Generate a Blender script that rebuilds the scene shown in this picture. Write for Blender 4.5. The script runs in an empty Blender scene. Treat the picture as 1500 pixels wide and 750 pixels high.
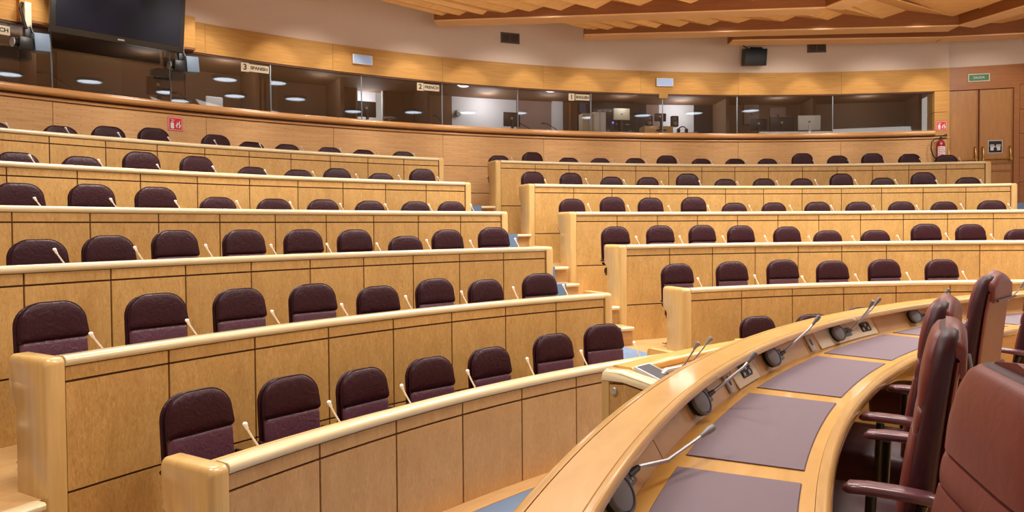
import bpy, bmesh, math, random
from mathutils import Vector, Matrix
random.seed(7)
C = bpy.context.scene.collection
scene = bpy.context.scene
rad = math.radians
# ------------------------------------------------------------------ camera
EYE = 2.158                      # camera height above the hall floor
cam_d = bpy.data.cameras.new('camera'); cam = bpy.data.objects.new('camera', cam_d); C.objects.link(cam)
cam_d.sensor_width = 36.0
cam_d.lens = 1044.1/1500*36
cam_d.shift_y = -18.2/1500
cam_d.clip_start = 0.05; cam_d.clip_end = 200
PITCH, ROLL = 0.02274, -0.0078
m = Matrix.Rotation(math.pi/2 - PITCH, 4, 'X') @ Matrix.Rotation(ROLL, 4, 'Z')
cam.matrix_world = Matrix.Translation((0, 0, EYE)) @ m
scene.camera = cam
# ------------------------------------------------------------------ world and exposure
w = bpy.data.worlds.new('world'); scene.world = w; w.use_nodes = True
w.node_tree.nodes['Background'].inputs[0].default_value = (1.0, 0.96, 0.92, 1)
w.node_tree.nodes['Background'].inputs[1].default_value = 0.55
vs = scene.view_settings
vs.view_transform = 'Standard'; vs.look = 'None'; vs.gamma = 1.0; vs.use_curve_mapping = False
vs.exposure = 0.12
# ------------------------------------------------------------------ room lights and added fills
def area(name, loc, size, size_y, power, col, aim=None, spread=140):
    d = bpy.data.lights.new(name, 'AREA'); d.shape = 'RECTANGLE'; d.size = size; d.size_y = size_y
    d.energy = power; d.color = col; d.spread = rad(spread)
    o = bpy.data.objects.new(name, d); C.objects.link(o); o.location = loc
    if aim is not None:
        o.rotation_euler = (Vector(aim)-Vector(loc)).to_track_quat('-Z', 'Y').to_euler()
    return o
WARM = (1.0, 0.96, 0.91)
for i, (x, y, p) in enumerate([(-3.0, 3.5, 150), (1.5, 4.5, 130), (6.0, 5.0, 170), (-3.5, 8.5, 210), (1.5, 9.5, 190), (6.5, 10.0, 240), (10.5, 8.5, 210), (0.5, 11.6, 120), (4.5, 11.8, 120), (9.0, 11.6, 130)]):
    area('ceiling_light_field', (x, y, 6.25), 2.4, 0.9, p, WARM)
CX, CY = 6.698, -1.026           # centre of the hemicycle
def P2(r, a): a = rad(a); return (CX + r*math.sin(a), CY + r*math.cos(a))
def P3(r, a, z): x, y = P2(r, a); return Vector((x, y, z))
for i in range(15):              # wall washers above the curved fascia
    a = -50 + i*4.3
    d = bpy.data.lights.new('wall_washer', 'SPOT'); d.energy = 34; d.spot_size = rad(58); d.spot_blend = 0.5; d.color = (1, .86, .66); d.shadow_soft_size = 0.04
    o = bpy.data.objects.new('wall_washer', d); C.objects.link(o)
    l = P3(17.75, a, 6.32); o.location = l
    o.rotation_euler = (P3(18.7, a, 4.9)-l).to_track_quat('-Z', 'Y').to_euler()

for a in (-49, -42, -35, -28, -21, -14, -7, 0, 7, 14):   # added spots that brighten the plaster and fascia, no fixtures there
    d = bpy.data.lights.new('added_wall_fill', 'SPOT'); d.energy = 150; d.spot_size = rad(66); d.spot_blend = .5; d.color = (1, .94, .87); d.shadow_soft_size = .3
    o = bpy.data.objects.new('added_wall_fill', d); C.objects.link(o); o.location = P3(15.9 if a > -25 else 16.5, a, 6.2); o.rotation_euler = (P3(18.7, a, 4.6)-o.location).to_track_quat('-Z', 'Y').to_euler()
for x, y, p in ((0, 10.5, 30), (5.5, 11, 32), (10, 11, 26)):   # added fill from below for the timber ceiling, no such lamp there
    area('added_ceiling_fill', (x, y, 5.0), 3.0, 1.0, p, WARM, aim=(x, y+2.5, 7), spread=170)
# ================================================================== materials
def lin(c): return tuple(((v/255)/12.92 if v/255 <= .04045 else ((v/255+.055)/1.055)**2.4) for v in c)
def new_mat(name):
    m = bpy.data.materials.new(name); m.use_nodes = True
    nt = m.node_tree; return m, nt, nt.nodes['Principled BSDF']
def plain(name, rgb, rough=.5, metal=0, coat=0, emit=0, spec=.5, noise=0, nscale=40, bump=0, bscale=200):
    m, nt, b = new_mat(name); N = nt.nodes; L = nt.links
    c = lin(rgb)
    b.inputs['Base Color'].default_value = (*c, 1); b.inputs['Roughness'].default_value = rough
    b.inputs['Metallic'].default_value = metal; b.inputs['Coat Weight'].default_value = coat
    b.inputs['Specular IOR Level'].default_value = spec
    if emit: b.inputs['Emission Color'].default_value = (*c, 1); b.inputs['Emission Strength'].default_value = emit
    tc = N.new('ShaderNodeTexCoord')
    if noise:
        t = N.new('ShaderNodeTexNoise'); t.inputs['Scale'].default_value = nscale; t.inputs['Detail'].default_value = 4
        L.new(tc.outputs['Object'], t.inputs['Vector'])
        r = N.new('ShaderNodeMapRange'); r.inputs[3].default_value = 1-noise; r.inputs[4].default_value = 1+noise
        L.new(t.outputs['Fac'], r.inputs[0])
        x = N.new('ShaderNodeVectorMath'); x.operation = 'SCALE'; x.inputs[0].default_value = c
        L.new(r.outputs[0], x.inputs['Scale']); L.new(x.outputs[0], b.inputs['Base Color'])
    if bump:
        t2 = N.new('ShaderNodeTexNoise'); t2.inputs['Scale'].default_value = bscale; t2.inputs['Detail'].default_value = 3
        L.new(tc.outputs['Object'], t2.inputs['Vector'])
        bp = N.new('ShaderNodeBump'); bp.inputs['Strength'].default_value = bump; bp.inputs['Distance'].default_value = .004
        L.new(t2.outputs['Fac'], bp.inputs['Height']); L.new(bp.outputs[0], b.inputs['Normal'])
    return m
def wood(name, rgb1, rgb2, scale=(1, 1), rough=.35, coat=.3, burl=0.0, vary=.06, holes=False, grain=1.0, spec=.5):
    """procedural veneer on the mesh's metric UVs: grain runs along v (vertical); scale stretches it"""
    m, nt, b = new_mat(name); N = nt.nodes; L = nt.links
    tc = N.new('ShaderNodeTexCoord'); oi = N.new('ShaderNodeObjectInfo')
    off = N.new('ShaderNodeMath'); off.operation = 'MULTIPLY'; off.inputs[1].default_value = 37.0; L.new(oi.outputs['Random'], off.inputs[0])
    cb = N.new('ShaderNodeCombineXYZ'); L.new(off.outputs[0], cb.inputs[0]); L.new(off.outputs[0], cb.inputs[1])
    ad = N.new('ShaderNodeVectorMath'); ad.operation = 'ADD'; L.new(tc.outputs['UV'], ad.inputs[0]); L.new(cb.outputs[0], ad.inputs[1])
    mp = N.new('ShaderNodeMapping'); mp.inputs['Scale'].default_value = (scale[0], scale[1], 1); L.new(ad.outputs[0], mp.inputs[0])
    t = N.new('ShaderNodeTexNoise'); t.inputs['Scale'].default_value = 6; t.inputs['Detail'].default_value = 6; t.inputs['Roughness'].default_value = .6; t.inputs['Distortion'].default_value = .6
    L.new(mp.outputs[0], t.inputs['Vector'])
    fac = t.outputs['Fac']
    if burl:
        mp2 = N.new('ShaderNodeMapping'); mp2.inputs['Rotation'].default_value = (0, 0, rad(32)); mp2.inputs['Scale'].default_value = (70, 16, 1); L.new(ad.outputs[0], mp2.inputs[0])
        t2 = N.new('ShaderNodeTexNoise'); t2.inputs['Scale'].default_value = 1.0; t2.inputs['Detail'].default_value = 2; t2.inputs['Distortion'].default_value = 1.5; L.new(mp2.outputs[0], t2.inputs['Vector'])
        mp3 = N.new('ShaderNodeMapping'); mp3.inputs['Rotation'].default_value = (0, 0, rad(-38)); mp3.inputs['Scale'].default_value = (60, 15, 1); L.new(ad.outputs[0], mp3.inputs[0])
        t3 = N.new('ShaderNodeTexNoise'); t3.inputs['Scale'].default_value = 1.0; t3.inputs['Detail'].default_value = 2; t3.inputs['Distortion'].default_value = 1.5; L.new(mp3.outputs[0], t3.inputs['Vector'])
        t4 = N.new('ShaderNodeTexNoise'); t4.inputs['Scale'].default_value = 5; L.new(ad.outputs[0], t4.inputs['Vector'])
        rr = N.new('ShaderNodeMapRange'); rr.inputs[1].default_value = .42; rr.inputs[2].default_value = .58; L.new(t4.outputs['Fac'], rr.inputs[0])
        mx = N.new('ShaderNodeMix'); mx.data_type = 'FLOAT'; L.new(rr.outputs[0], mx.inputs[0]); L.new(t2.outputs['Fac'], mx.inputs[2]); L.new(t3.outputs['Fac'], mx.inputs[3])
        mm = N.new('ShaderNodeMix'); mm.data_type = 'FLOAT'; mm.inputs[0].default_value = burl; L.new(fac, mm.inputs[2]); L.new(mx.outputs[0], mm.inputs[3]); fac = mm.outputs[0]
    rp = N.new('ShaderNodeMapRange'); rp.inputs[1].default_value = .5-.22/grain; rp.inputs[2].default_value = .5+.22/grain; L.new(fac, rp.inputs[0])
    mix = N.new('ShaderNodeMix'); mix.data_type = 'RGBA'; mix.inputs[6].default_value = (*lin(rgb1), 1); mix.inputs[7].default_value = (*lin(rgb2), 1)
    L.new(rp.outputs[0], mix.inputs[0]); col = mix.outputs[2]
    vr = N.new('ShaderNodeMapRange'); vr.inputs[3].default_value = 1-vary; vr.inputs[4].default_value = 1+vary; L.new(oi.outputs['Random'], vr.inputs[0])
    sc = N.new('ShaderNodeVectorMath'); sc.operation = 'SCALE'; L.new(col, sc.inputs[0]); L.new(vr.outputs[0], sc.inputs['Scale']); col = sc.outputs[0]
    if holes:      # acoustic perforation: a regular grid of small drilled holes
        fr = N.new('ShaderNodeVectorMath'); fr.operation = 'FRACTION'
        mp4 = N.new('ShaderNodeMapping'); mp4.inputs['Scale'].default_value = (6, 8, 1); L.new(tc.outputs['UV'], mp4.inputs[0]); L.new(mp4.outputs[0], fr.inputs[0])
        ds = N.new('ShaderNodeVectorMath'); ds.operation = 'DISTANCE'; ds.inputs[1].default_value = (.5, .5, 0); L.new(fr.outputs[0], ds.inputs[0])
        lt = N.new('ShaderNodeMath'); lt.operation = 'LESS_THAN'; lt.inputs[1].default_value = .045; L.new(ds.outputs['Value'], lt.inputs[0])
        mh = N.new('ShaderNodeMix'); mh.data_type = 'RGBA'; mh.inputs[7].default_value = (*lin((150, 104, 62)), 1); L.new(lt.outputs[0], mh.inputs[0]); L.new(col, mh.inputs[6]); col = mh.outputs[2]
    L.new(col, b.inputs['Base Color'])
    b.inputs['Roughness'].default_value = rough; b.inputs['Coat Weight'].default_value = coat; b.inputs['Coat Roughness'].default_value = .07
    b.inputs['Specular IOR Level'].default_value = spec
    return m
def leather(name, rgb, rough=.42, wrinkle=.5, coat=0.0, spec=.35):
    m, nt, b = new_mat(name); N = nt.nodes; L = nt.links
    tc = N.new('ShaderNodeTexCoord'); oi = N.new('ShaderNodeObjectInfo')
    c = lin(rgb)
    b.inputs['Roughness'].default_value = rough; b.inputs['Coat Weight'].default_value = coat
    ad = N.new('ShaderNodeVectorMath'); ad.operation = 'ADD'; L.new(tc.outputs['Object'], ad.inputs[0]); L.new(oi.outputs['Location'], ad.inputs[1])
    mp = N.new('ShaderNodeMapping'); mp.inputs['Scale'].default_value = (9, 9, 7); L.new(ad.outputs[0], mp.inputs[0])
    t = N.new('ShaderNodeTexNoise'); t.inputs['Scale'].default_value = 1.6; t.inputs['Detail'].default_value = 3; t.inputs['Distortion'].default_value = 2.2; b.inputs['Specular IOR Level'].default_value = spec; L.new(mp.outputs[0], t.inputs['Vector'])
    t2 = N.new('ShaderNodeTexVoronoi'); t2.inputs['Scale'].default_value = 350; L.new(tc.outputs['Object'], t2.inputs['Vector'])
    b1 = N.new('ShaderNodeBump'); b1.inputs['Strength'].default_value = wrinkle; b1.inputs['Distance'].default_value = .012; L.new(t.outputs['Fac'], b1.inputs['Height'])
    b2 = N.new('ShaderNodeBump'); b2.inputs['Strength'].default_value = .15; b2.inputs['Distance'].default_value = .001; L.new(t2.outputs['Distance'], b2.inputs['Height']); L.new(b1.outputs[0], b2.inputs['Normal'])
    L.new(b2.outputs[0], b.inputs['Normal'])
    vr = N.new('ShaderNodeMapRange'); vr.inputs[3].default_value = .82; vr.inputs[4].default_value = 1.18; L.new(t.outputs['Fac'], vr.inputs[0])
    sc = N.new('ShaderNodeVectorMath'); sc.operation = 'SCALE'; sc.inputs[0].default_value = c; L.new(vr.outputs[0], sc.inputs['Scale']); L.new(sc.outputs[0], b.inputs['Base Color'])
    return m
M = {}
M['panel'] = wood('birch_veneer', (180, 134, 70), (216, 172, 104), (1.2, .35), rough=.42, coat=.15, burl=.62, vary=.07, grain=1.3)
M['panel_low'] = wood('birch_veneer_warm', (178, 134, 82), (204, 162, 108), (1.2, .35), rough=.5, coat=.1, burl=.55, vary=.04, grain=1.2)
M['post'] = wood('birch_solid', (204, 164, 98), (220, 182, 118), (4, .3), rough=.3, coat=.4, vary=.03)
M['rail'] = wood('birch_rail', (222, 202, 156), (236, 220, 180), (.4, 6), rough=.12, coat=.6, vary=.02)
M['carcass'] = plain('dark_groove_wood', (92, 52, 18), .6)
M['wallwood'] = wood('wall_veneer', (206, 158, 104), (226, 182, 130), (.35, 5), rough=.7, coat=0, spec=.2, vary=.04, holes=True)
M['fascia'] = wood('fascia_veneer', (184, 136, 74), (206, 158, 94), (.3, 5), rough=.75, coat=0, vary=.04, spec=.15)
M['sill'] = wood('sill_wood', (196, 140, 80), (214, 160, 98), (.3, 6), rough=.28, coat=.5, vary=.01)
M['door'] = wood('door_veneer', (176, 122, 62), (192, 138, 78), (3, .4), rough=.42, coat=.15, vary=.02)
M['doorwall'] = wood('door_wall_veneer', (158, 98, 48), (176, 116, 62), (.4, 4), rough=.42, coat=.15, vary=.02)
M['ceil_dark'] = wood('beam_veneer', (120, 66, 22), (138, 80, 30), (.3, 4), rough=.5, coat=.05, vary=.05)
M['ceil_light'] = wood('ceiling_maple', (216, 164, 98), (232, 184, 120), (.4, 3), rough=.5, coat=.05, vary=.05)
M['beam_soffit'] = wood('beam_soffit', (214, 168, 116), (226, 182, 132), (.4, 3), rough=.5, coat=.05, vary=.02)
M['podium'] = wood('podium_maple', (208, 158, 72), (226, 178, 92), (.8, 3), rough=.3, coat=.35, vary=.02)
M['podium_edge'] = wood('podium_edge', (206, 162, 88), (224, 182, 112), (.5, 6), rough=.22, coat=.6, vary=.02)
M['console'] = wood('console_maple', (200, 158, 104), (216, 176, 122), (1, 2), rough=.35, coat=.2, vary=.04)
M['floorwood'] = wood('floor_wood', (196, 154, 100), (212, 172, 118), (.6, 3), rough=.3, coat=.3, vary=.03)
M['plaster'] = plain('plaster', (224, 202, 184), .9, noise=.04, nscale=25, bump=.3, bscale=60)
M['white_wall'] = plain('white_wall', (226, 226, 232), .8)
M['booth_brown'] = plain('booth_brown', (112, 80, 54), .7, noise=.1, nscale=2)
M['booth_tan'] = plain('booth_tan', (120, 92, 66), .7)
M['booth_pink'] = plain('booth_greige', (150, 124, 116), .8)
M['booth_dark'] = plain('booth_dark', (26, 24, 28), .6)
M['carpet'] = plain('blue_carpet', (112, 130, 154), .95, noise=.12, nscale=300, bump=.5, bscale=500, spec=.1)
M['leather'] = leather('burgundy_leather', (48, 12, 20), .42, .5, spec=.25)
M['leather_low'] = leather('burgundy_leather_sheen', (90, 52, 66), .36, .5, spec=.5)  # lighter colour imitates the sheen on the tilted lower cushion
M['exec'] = leather('oxblood_leather', (120, 60, 54), .40, .06)  # lit tan of the front and back faces put into the colour
M['exec_shaded'] = leather('oxblood_leather_shaded', (62, 24, 32), .48, .06)  # darker copy of the leather, shade of the sides in its colour
M['piping'] = leather('leather_piping', (44, 14, 22), .35, .1)
M['pad'] = plain('mauve_leather_desk_pad', (112, 92, 104), .5, noise=.04, nscale=120, bump=.15, bscale=400)
M['armpad'] = leather('arm_pad_leather', (112, 72, 80), .3, .05, coat=.3)  # lightened colour stands in for the sheen on the arm tops
M['chrome'] = plain('chrome', (205, 205, 210), .12, 1)
M['silver'] = plain('silver', (200, 202, 206), .3, .7)
M['micwhite'] = plain('mic_pale_metal', (236, 238, 240), .3, 0)
M['gunmetal'] = plain('gunmetal', (112, 116, 122), .35, .5)
M['grey'] = plain('grey_plastic', (132, 134, 138), .45)
M['lightgrey'] = plain('light_grey_plastic', (188, 186, 180), .45)
M['black'] = plain('black_plastic', (18, 18, 20), .4)
M['screen'] = plain('dark_screen', (20, 18, 34), .28, spec=.3)
M['tvbezel'] = plain('tv_bezel', (40, 36, 34), .35)
M['white'] = plain('white_plastic', (228, 230, 232), .4)
M['cream'] = plain('cream_plastic', (232, 222, 196), .5)
M['bluegrey'] = plain('blue_grey_plastic', (120, 142, 168), .5)
M['bluelight'] = plain('blue_led', (60, 90, 255), .4, emit=4)
M['bluescreen'] = plain('blue_screen', (60, 76, 104), .3, emit=.25)
M['red'] = plain('red_paint', (196, 22, 30), .35, coat=.3)
M['redsign'] = plain('red_sign', (214, 34, 44), .5)
M['darkred'] = plain('extinguisher_red', (150, 22, 34), .3, coat=.4)
M['green'] = plain('green_sign', (74, 128, 88), .5)
M['brass'] = plain('brass', (206, 170, 100), .25, 1)
M['vent'] = plain('vent_brown', (104, 84, 72), .6)
M['ventdark'] = plain('vent_dark', (56, 42, 36), .8)
M['signgrey'] = plain('sign_plate', (196, 178, 150), .5)
M['lampface'] = plain('emergency_lamp_face', (168, 194, 240), .5, emit=.12)
M['lamphousing'] = plain('emergency_lamp_housing', (226, 230, 236), .5)
M['ink'] = plain('black_ink', (20, 18, 18), .6)
def emitter(name, rgb, s):
    m, nt, b = new_mat(name); b.inputs['Base Color'].default_value = (0, 0, 0, 1)
    b.inputs['Emission Color'].default_value = (*lin(rgb), 1); b.inputs['Emission Strength'].default_value = s
    return m
M['downlight'] = emitter('downlight_lens', (235, 244, 255), 7)
M['boothlamp'] = emitter('booth_lamp', (240, 244, 255), 6)
def glass_mat():
    m = bpy.data.materials.new('tinted_glass'); m.use_nodes = True; nt = m.node_tree; nt.nodes.clear(); N = nt.nodes; L = nt.links
    o = N.new('ShaderNodeOutputMaterial'); t = N.new('ShaderNodeBsdfTransparent'); t.inputs[0].default_value = (.62, .60, .56, 1)
    g = N.new('ShaderNodeBsdfGlossy'); g.inputs['Roughness'].default_value = .02
    mx = N.new('ShaderNodeMixShader'); fr = N.new('ShaderNodeFresnel'); fr.inputs[0].default_value = 1.6
    dbl = N.new('ShaderNodeMath'); dbl.operation = 'MULTIPLY'; dbl.inputs[1].default_value = 2.2; dbl.use_clamp = True; L.new(fr.outputs[0], dbl.inputs[0]); L.new(dbl.outputs[0], mx.inputs[0]); L.new(t.outputs[0], mx.inputs[1]); L.new(g.outputs[0], mx.inputs[2]); L.new(mx.outputs[0], o.inputs[0])
    return m
M['glass'] = glass_mat()

# ================================================================== mesh helpers
class MB:
    def __init__(s): s.v = []; s.f = []; s.uv = []; s.mi = []; s.cur = 0
    def face(s, idx, uv=None): s.f.append(tuple(idx)); s.uv.append(uv); s.mi.append(s.cur)
    def add(s, vs): n = len(s.v); s.v += [tuple(p) for p in vs]; return n
    def box(s, x0, x1, y0, y1, z0, z1, M4=None):
        vs = [Vector((x, y, z)) for z in (z0, z1) for y in (y0, y1) for x in (x0, x1)]
        if M4 is not None: vs = [M4 @ p for p in vs]
        n = s.add(vs)
        for q in ((0, 2, 3, 1), (4, 5, 7, 6), (0, 1, 5, 4), (2, 6, 7, 3), (0, 4, 6, 2), (1, 3, 7, 5)): s.face([n+i for i in q])
        return s
    def rbox(s, x0, x1, y0, y1, z0, z1, r=.01, seg=2, M4=None):
        bm = bmesh.new(); bmesh.ops.create_cube(bm, size=1)
        for v in bm.verts: v.co = Vector(((x0+x1)/2+v.co.x*(x1-x0), (y0+y1)/2+v.co.y*(y1-y0), (z0+z1)/2+v.co.z*(z1-z0)))
        bmesh.ops.bevel(bm, geom=list(bm.edges), offset=r, segments=seg, affect='EDGES', profile=.5)
        if M4 is not None: bm.transform(M4)
        n = s.add([v.co for v in bm.verts]); bm.verts.index_update()
        for f in bm.faces: s.face([n+v.index for v in f.verts])
        bm.free(); return s
    def loft(s, rings, cap=True, closed=True):
        k = len(rings[0]); n = s.add([p for r in rings for p in r])
        for i in range(len(rings)-1):
            for j in range(k if closed else k-1):
                a = n+i*k+j; b = n+i*k+(j+1) % k; s.face((a, b, b+k, a+k))
        if cap:
            s.face([n+j for j in range(k)][::-1]); s.face([n+(len(rings)-1)*k+j for j in range(k)])
        return s
    def tube(s, pts, r, n=8, cap=True):
        pts = [Vector(p) for p in pts]; rs = r if isinstance(r, (list, tuple)) else [r]*len(pts)
        rings = []; up = None
        for i, p in enumerate(pts):
            d = (pts[min(i+1, len(pts)-1)]-pts[max(i-1, 0)]).normalized()
            if up is None: up = d.orthogonal().normalized()
            up = (up-d*up.dot(d))
            if up.length < 1e-6: up = d.orthogonal()
            up.normalize(); sd = d.cross(up)
            rings.append([p+(up*math.cos(2*math.pi*j/n)+sd*math.sin(2*math.pi*j/n))*rs[i] for j in range(n)])
        return s.loft(rings, cap)
    def cyl(s, p0, p1, r0, r1=None, n=16): return s.tube([p0, p1], [r0, r0 if r1 is None else r1], n)
    def build(s, name, mat, parent=None, smooth=35):
        me = bpy.data.meshes.new(name); me.from_pydata(s.v, [], s.f); me.update()
        for mt in (mat if isinstance(mat, list) else [mat]): me.materials.append(M[mt] if isinstance(mt, str) else mt)
        bm = bmesh.new(); bm.from_mesh(me)
        if not any(u is not None for u in s.uv): bmesh.ops.recalc_face_normals(bm, faces=bm.faces)
        bm.to_mesh(me); bm.free()
        uvl = me.uv_layers.new(name='UVMap'); VV = me.vertices
        for p, u in zip(me.polygons, s.uv):
            nn = p.normal; ax = max(range(3), key=lambda i: abs(nn[i]))
            for k, li in enumerate(p.loop_indices):
                if u is not None: uvl.data[li].uv = u[k]
                else:
                    co = VV[me.loops[li].vertex_index].co
                    uvl.data[li].uv = ((co.y, co.z) if ax == 0 else (co.x, co.z) if ax == 1 else (co.x, co.y))
        for p, k in zip(me.polygons, s.mi): p.material_index = k
        if smooth:
            me.polygons.foreach_set('use_smooth', [True]*len(me.polygons)); me.set_sharp_from_angle(angle=rad(smooth))
        o = bpy.data.objects.new(name, me); C.objects.link(o)
        if parent is not None: o.parent = parent
        return o
def sweep(mb, prof, a0, a1, step=1.0, vertical=True):
    """closed profile [(r,z)] swept round the hall centre from a0 to a1 degrees"""
    n = max(1, int(math.ceil(abs(a1-a0)/step))); k = len(prof)
    ln = [0]
    for i in range(k): ln.append(ln[-1]+math.hypot(prof[(i+1) % k][0]-prof[i][0], prof[(i+1) % k][1]-prof[i][1]))
    base = mb.add([P3(r, a0+(a1-a0)*i/n, z) for i in range(n+1) for (r, z) in prof])
    Rm = prof[0][0]
    ar = sum(prof[i][0]*prof[(i+1) % k][1]-prof[(i+1) % k][0]*prof[i][1] for i in range(k))
    for i in range(n):
        u0 = rad(a0+(a1-a0)*i/n)*Rm; u1 = rad(a0+(a1-a0)*(i+1)/n)*Rm
        for j in range(k):
            A = base+i*k+j; B = base+i*k+(j+1) % k
            q = [A, B, B+k, A+k]; uv = [(u0, ln[j]), (u0, ln[j+1]), (u1, ln[j+1]), (u1, ln[j])]
            if ar < 0: q.reverse(); uv.reverse()
            mb.face(q, uv)
    c0 = [base+j for j in range(k)]; c1 = [base+n*k+j for j in range(k)]
    u0 = [(p[0]-Rm, p[1]) for p in prof]
    if ar > 0: mb.face(c0[::-1], u0[::-1]); mb.face(c1, u0)
    else: mb.face(c0, u0); mb.face(c1[::-1], u0[::-1])
    return mb
def rprof(r0, r1, z0, z1, rad_=.02, seg=4, corners=(1, 1, 1, 1)):
    """rounded rectangle in the (r,z) plane; corners: r0z0, r1z0, r1z1, r0z1"""
    out = []
    for (cx, cz, s, c) in ((r0, z0, 180, corners[0]), (r1, z0, 270, corners[1]), (r1, z1, 0, corners[2]), (r0, z1, 90, corners[3])):
        if not c: out.append((cx, cz)); continue
        R = rad_*c; ox = cx+(R if cx == r0 else -R); oz = cz+(R if cz == z0 else -R)
        for i in range(seg+1):
            t = rad(s+90*i/seg); out.append((ox+R*math.cos(t), oz+R*math.sin(t)))
    return out
def boxprof(r0, r1, z0, z1): return [(r0, z0), (r1, z0), (r1, z1), (r0, z1)]
def empty(name, loc, rz=0):
    o = bpy.data.objects.new(name, None); o.empty_display_size = .1; C.objects.link(o); o.location = loc; o.rotation_euler = (0, 0, rz); return o
def tag(o, label=None, cat=None, group=None, kind=None):
    if label: o['label'] = label
    if cat: o['category'] = cat
    if group: o['group'] = group
    if kind: o['kind'] = kind
    return o
def struct(o, label=None): o['kind'] = 'structure'; return o
def copy_tree(o, parent=None):
    c = o.copy(); C.objects.link(c)
    if parent is not None: c.parent = parent
    for ch in list(o.children): copy_tree(ch, c)
    return c
def frame_at(r, a, z, inward=True):
    """matrix at hemicycle position: local +Y towards the hall centre (inward) or away, Z up"""
    return Matrix.Translation(P3(r, a, z)) @ Matrix.Rotation(math.pi-rad(a) if inward else -rad(a), 4, 'Z')
def place(o, r, a, z, inward=True):
    o.location = P3(r, a, z); o.rotation_euler = (0, 0, math.pi-rad(a) if inward else -rad(a)); return o
def text_part(txt, size, mat, parent, loc, rot=(math.pi/2, 0, 0), name='lettering', align='CENTER', depth=.0015, bold=0):
    cu = bpy.data.curves.new('txt', 'FONT'); cu.body = txt; cu.size = size; cu.align_x = align; cu.align_y = 'CENTER'; cu.extrude = depth; cu.offset = bold
    t = bpy.data.objects.new('txt', cu); C.objects.link(t)
    dg = bpy.context.evaluated_depsgraph_get(); me = bpy.data.meshes.new_from_object(t.evaluated_get(dg))
    bpy.data.objects.remove(t); me.materials.clear(); me.materials.append(M[mat]); me.name = name
    o = bpy.data.objects.new(name, me); C.objects.link(o); o.parent = parent; o.location = loc; o.rotation_euler = rot
    return o
NUM = ['', 'first', 'second', 'third', 'fourth', 'fifth', 'sixth', 'seventh', 'eighth', 'ninth', 'tenth', 'eleventh', 'twelfth', 'thirteenth', 'fourteenth', 'fifteenth']
# ================================================================== the hall
Rk = dict(A=17.015, B=15.37, C=13.99, D=12.47, E=11.0, F=9.654)          # front face radius of each desk row
CB = dict(A=3.462, B=2.885, C=2.343, D=1.825, E=1.302, F=.797)           # underside of each cap rail
FL = dict(A=2.588, B=2.03, C=1.503, D=.998, E=.488, F=0.0)               # floor level behind each desk row
AISLE = (-30.65, -24.45)
ORDER = 'ABCDEF'
PODF = .76
# floors -----------------------------------------------------------
def floor_ring(name, r0, r1, z, a0, a1, mat, th=.25, step=1.5):
    mb = MB(); sweep(mb, boxprof(r0, r1, z-th, z), a0, a1, step); return struct(mb.build(name, mat))
A0, A1 = -66.0, 22.0
struct(MB().box(-9, 26, -16, 20, -.3, -.02).build('floor', 'floorwood'))
floor_ring('floor', 7.1, Rk['F']-.17, 0.0, -75, 25, 'carpet', th=.018)
floor_ring('floor', Rk['F']-.17, Rk['F']+.02, 0.006, -75, 25, 'floorwood', th=.024)
floor_ring('floor', Rk['F']+.02, Rk['E'], 0.0, A0, A1, 'floorwood', th=.018)
for i, k in enumerate(ORDER[:-1]):
    outer = Rk[ORDER[i-1]] if i else 18.72
    inner_floor = FL[ORDER[i+1]]
    floor_ring('floor', Rk[k]+.052, outer+.05, FL[k], A0, A1, 'floorwood', th=FL[k]-inner_floor+.02)
    # aisle stairs: nosing, middle step, carpet runner
    for (s0, s1, c0, c1) in ((AISLE[0], AISLE[1], -30.3, -25.5), (A0, -60.75, -64.4, -62.2), (12.75, A1, 12.85, 20.5)):
        mb = MB(); sweep(mb, rprof(Rk[k]-.04, Rk[k]+.06, FL[k]-.045, FL[k]+.004, .018, 3, (1, 0, 0, 1)), s0, s1, 1); struct(mb.build('trim_1', 'rail'))
        mid = (FL[k]+inner_floor)/2
        mb = MB(); sweep(mb, boxprof(Rk[k]-.36, Rk[k]+.05, inner_floor-.01, mid), s0, s1, 1); struct(mb.build('floor', 'floorwood'))
        mb = MB(); sweep(mb, rprof(Rk[k]-.40, Rk[k]-.30, mid-.045, mid+.004, .018, 3, (1, 0, 0, 1)), s0, s1, 1); struct(mb.build('trim_1', 'rail'))
        mb = MB(); sweep(mb, boxprof(Rk[k]-.045, (outer-.42 if i else 18.3), FL[k]-.002, FL[k]+.012), c0, c1, 1)
        sweep(mb, boxprof(Rk[k]-.052, Rk[k]-.042, mid, FL[k]+.012), c0, c1, 1)
        sweep(mb, boxprof(Rk[k]-.405, Rk[k]+.04, mid-.002, mid+.012), c0, c1, 1)
        sweep(mb, boxprof(Rk[k]-.412, Rk[k]-.402, inner_floor, mid+.012), c0, c1, 1)
        struct(mb.build('floor', 'carpet'))
# podium platforms
mb = MB(); sweep(mb, boxprof(3.2, 7.06, 0, PODF), -92, 10, 2); struct(mb.build('floor', 'podium'))
mb = MB(); sweep(mb, boxprof(7.1, 8.24, 0, .5), -47.5, 10, 2); struct(mb.build('floor', 'floorwood'))
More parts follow.
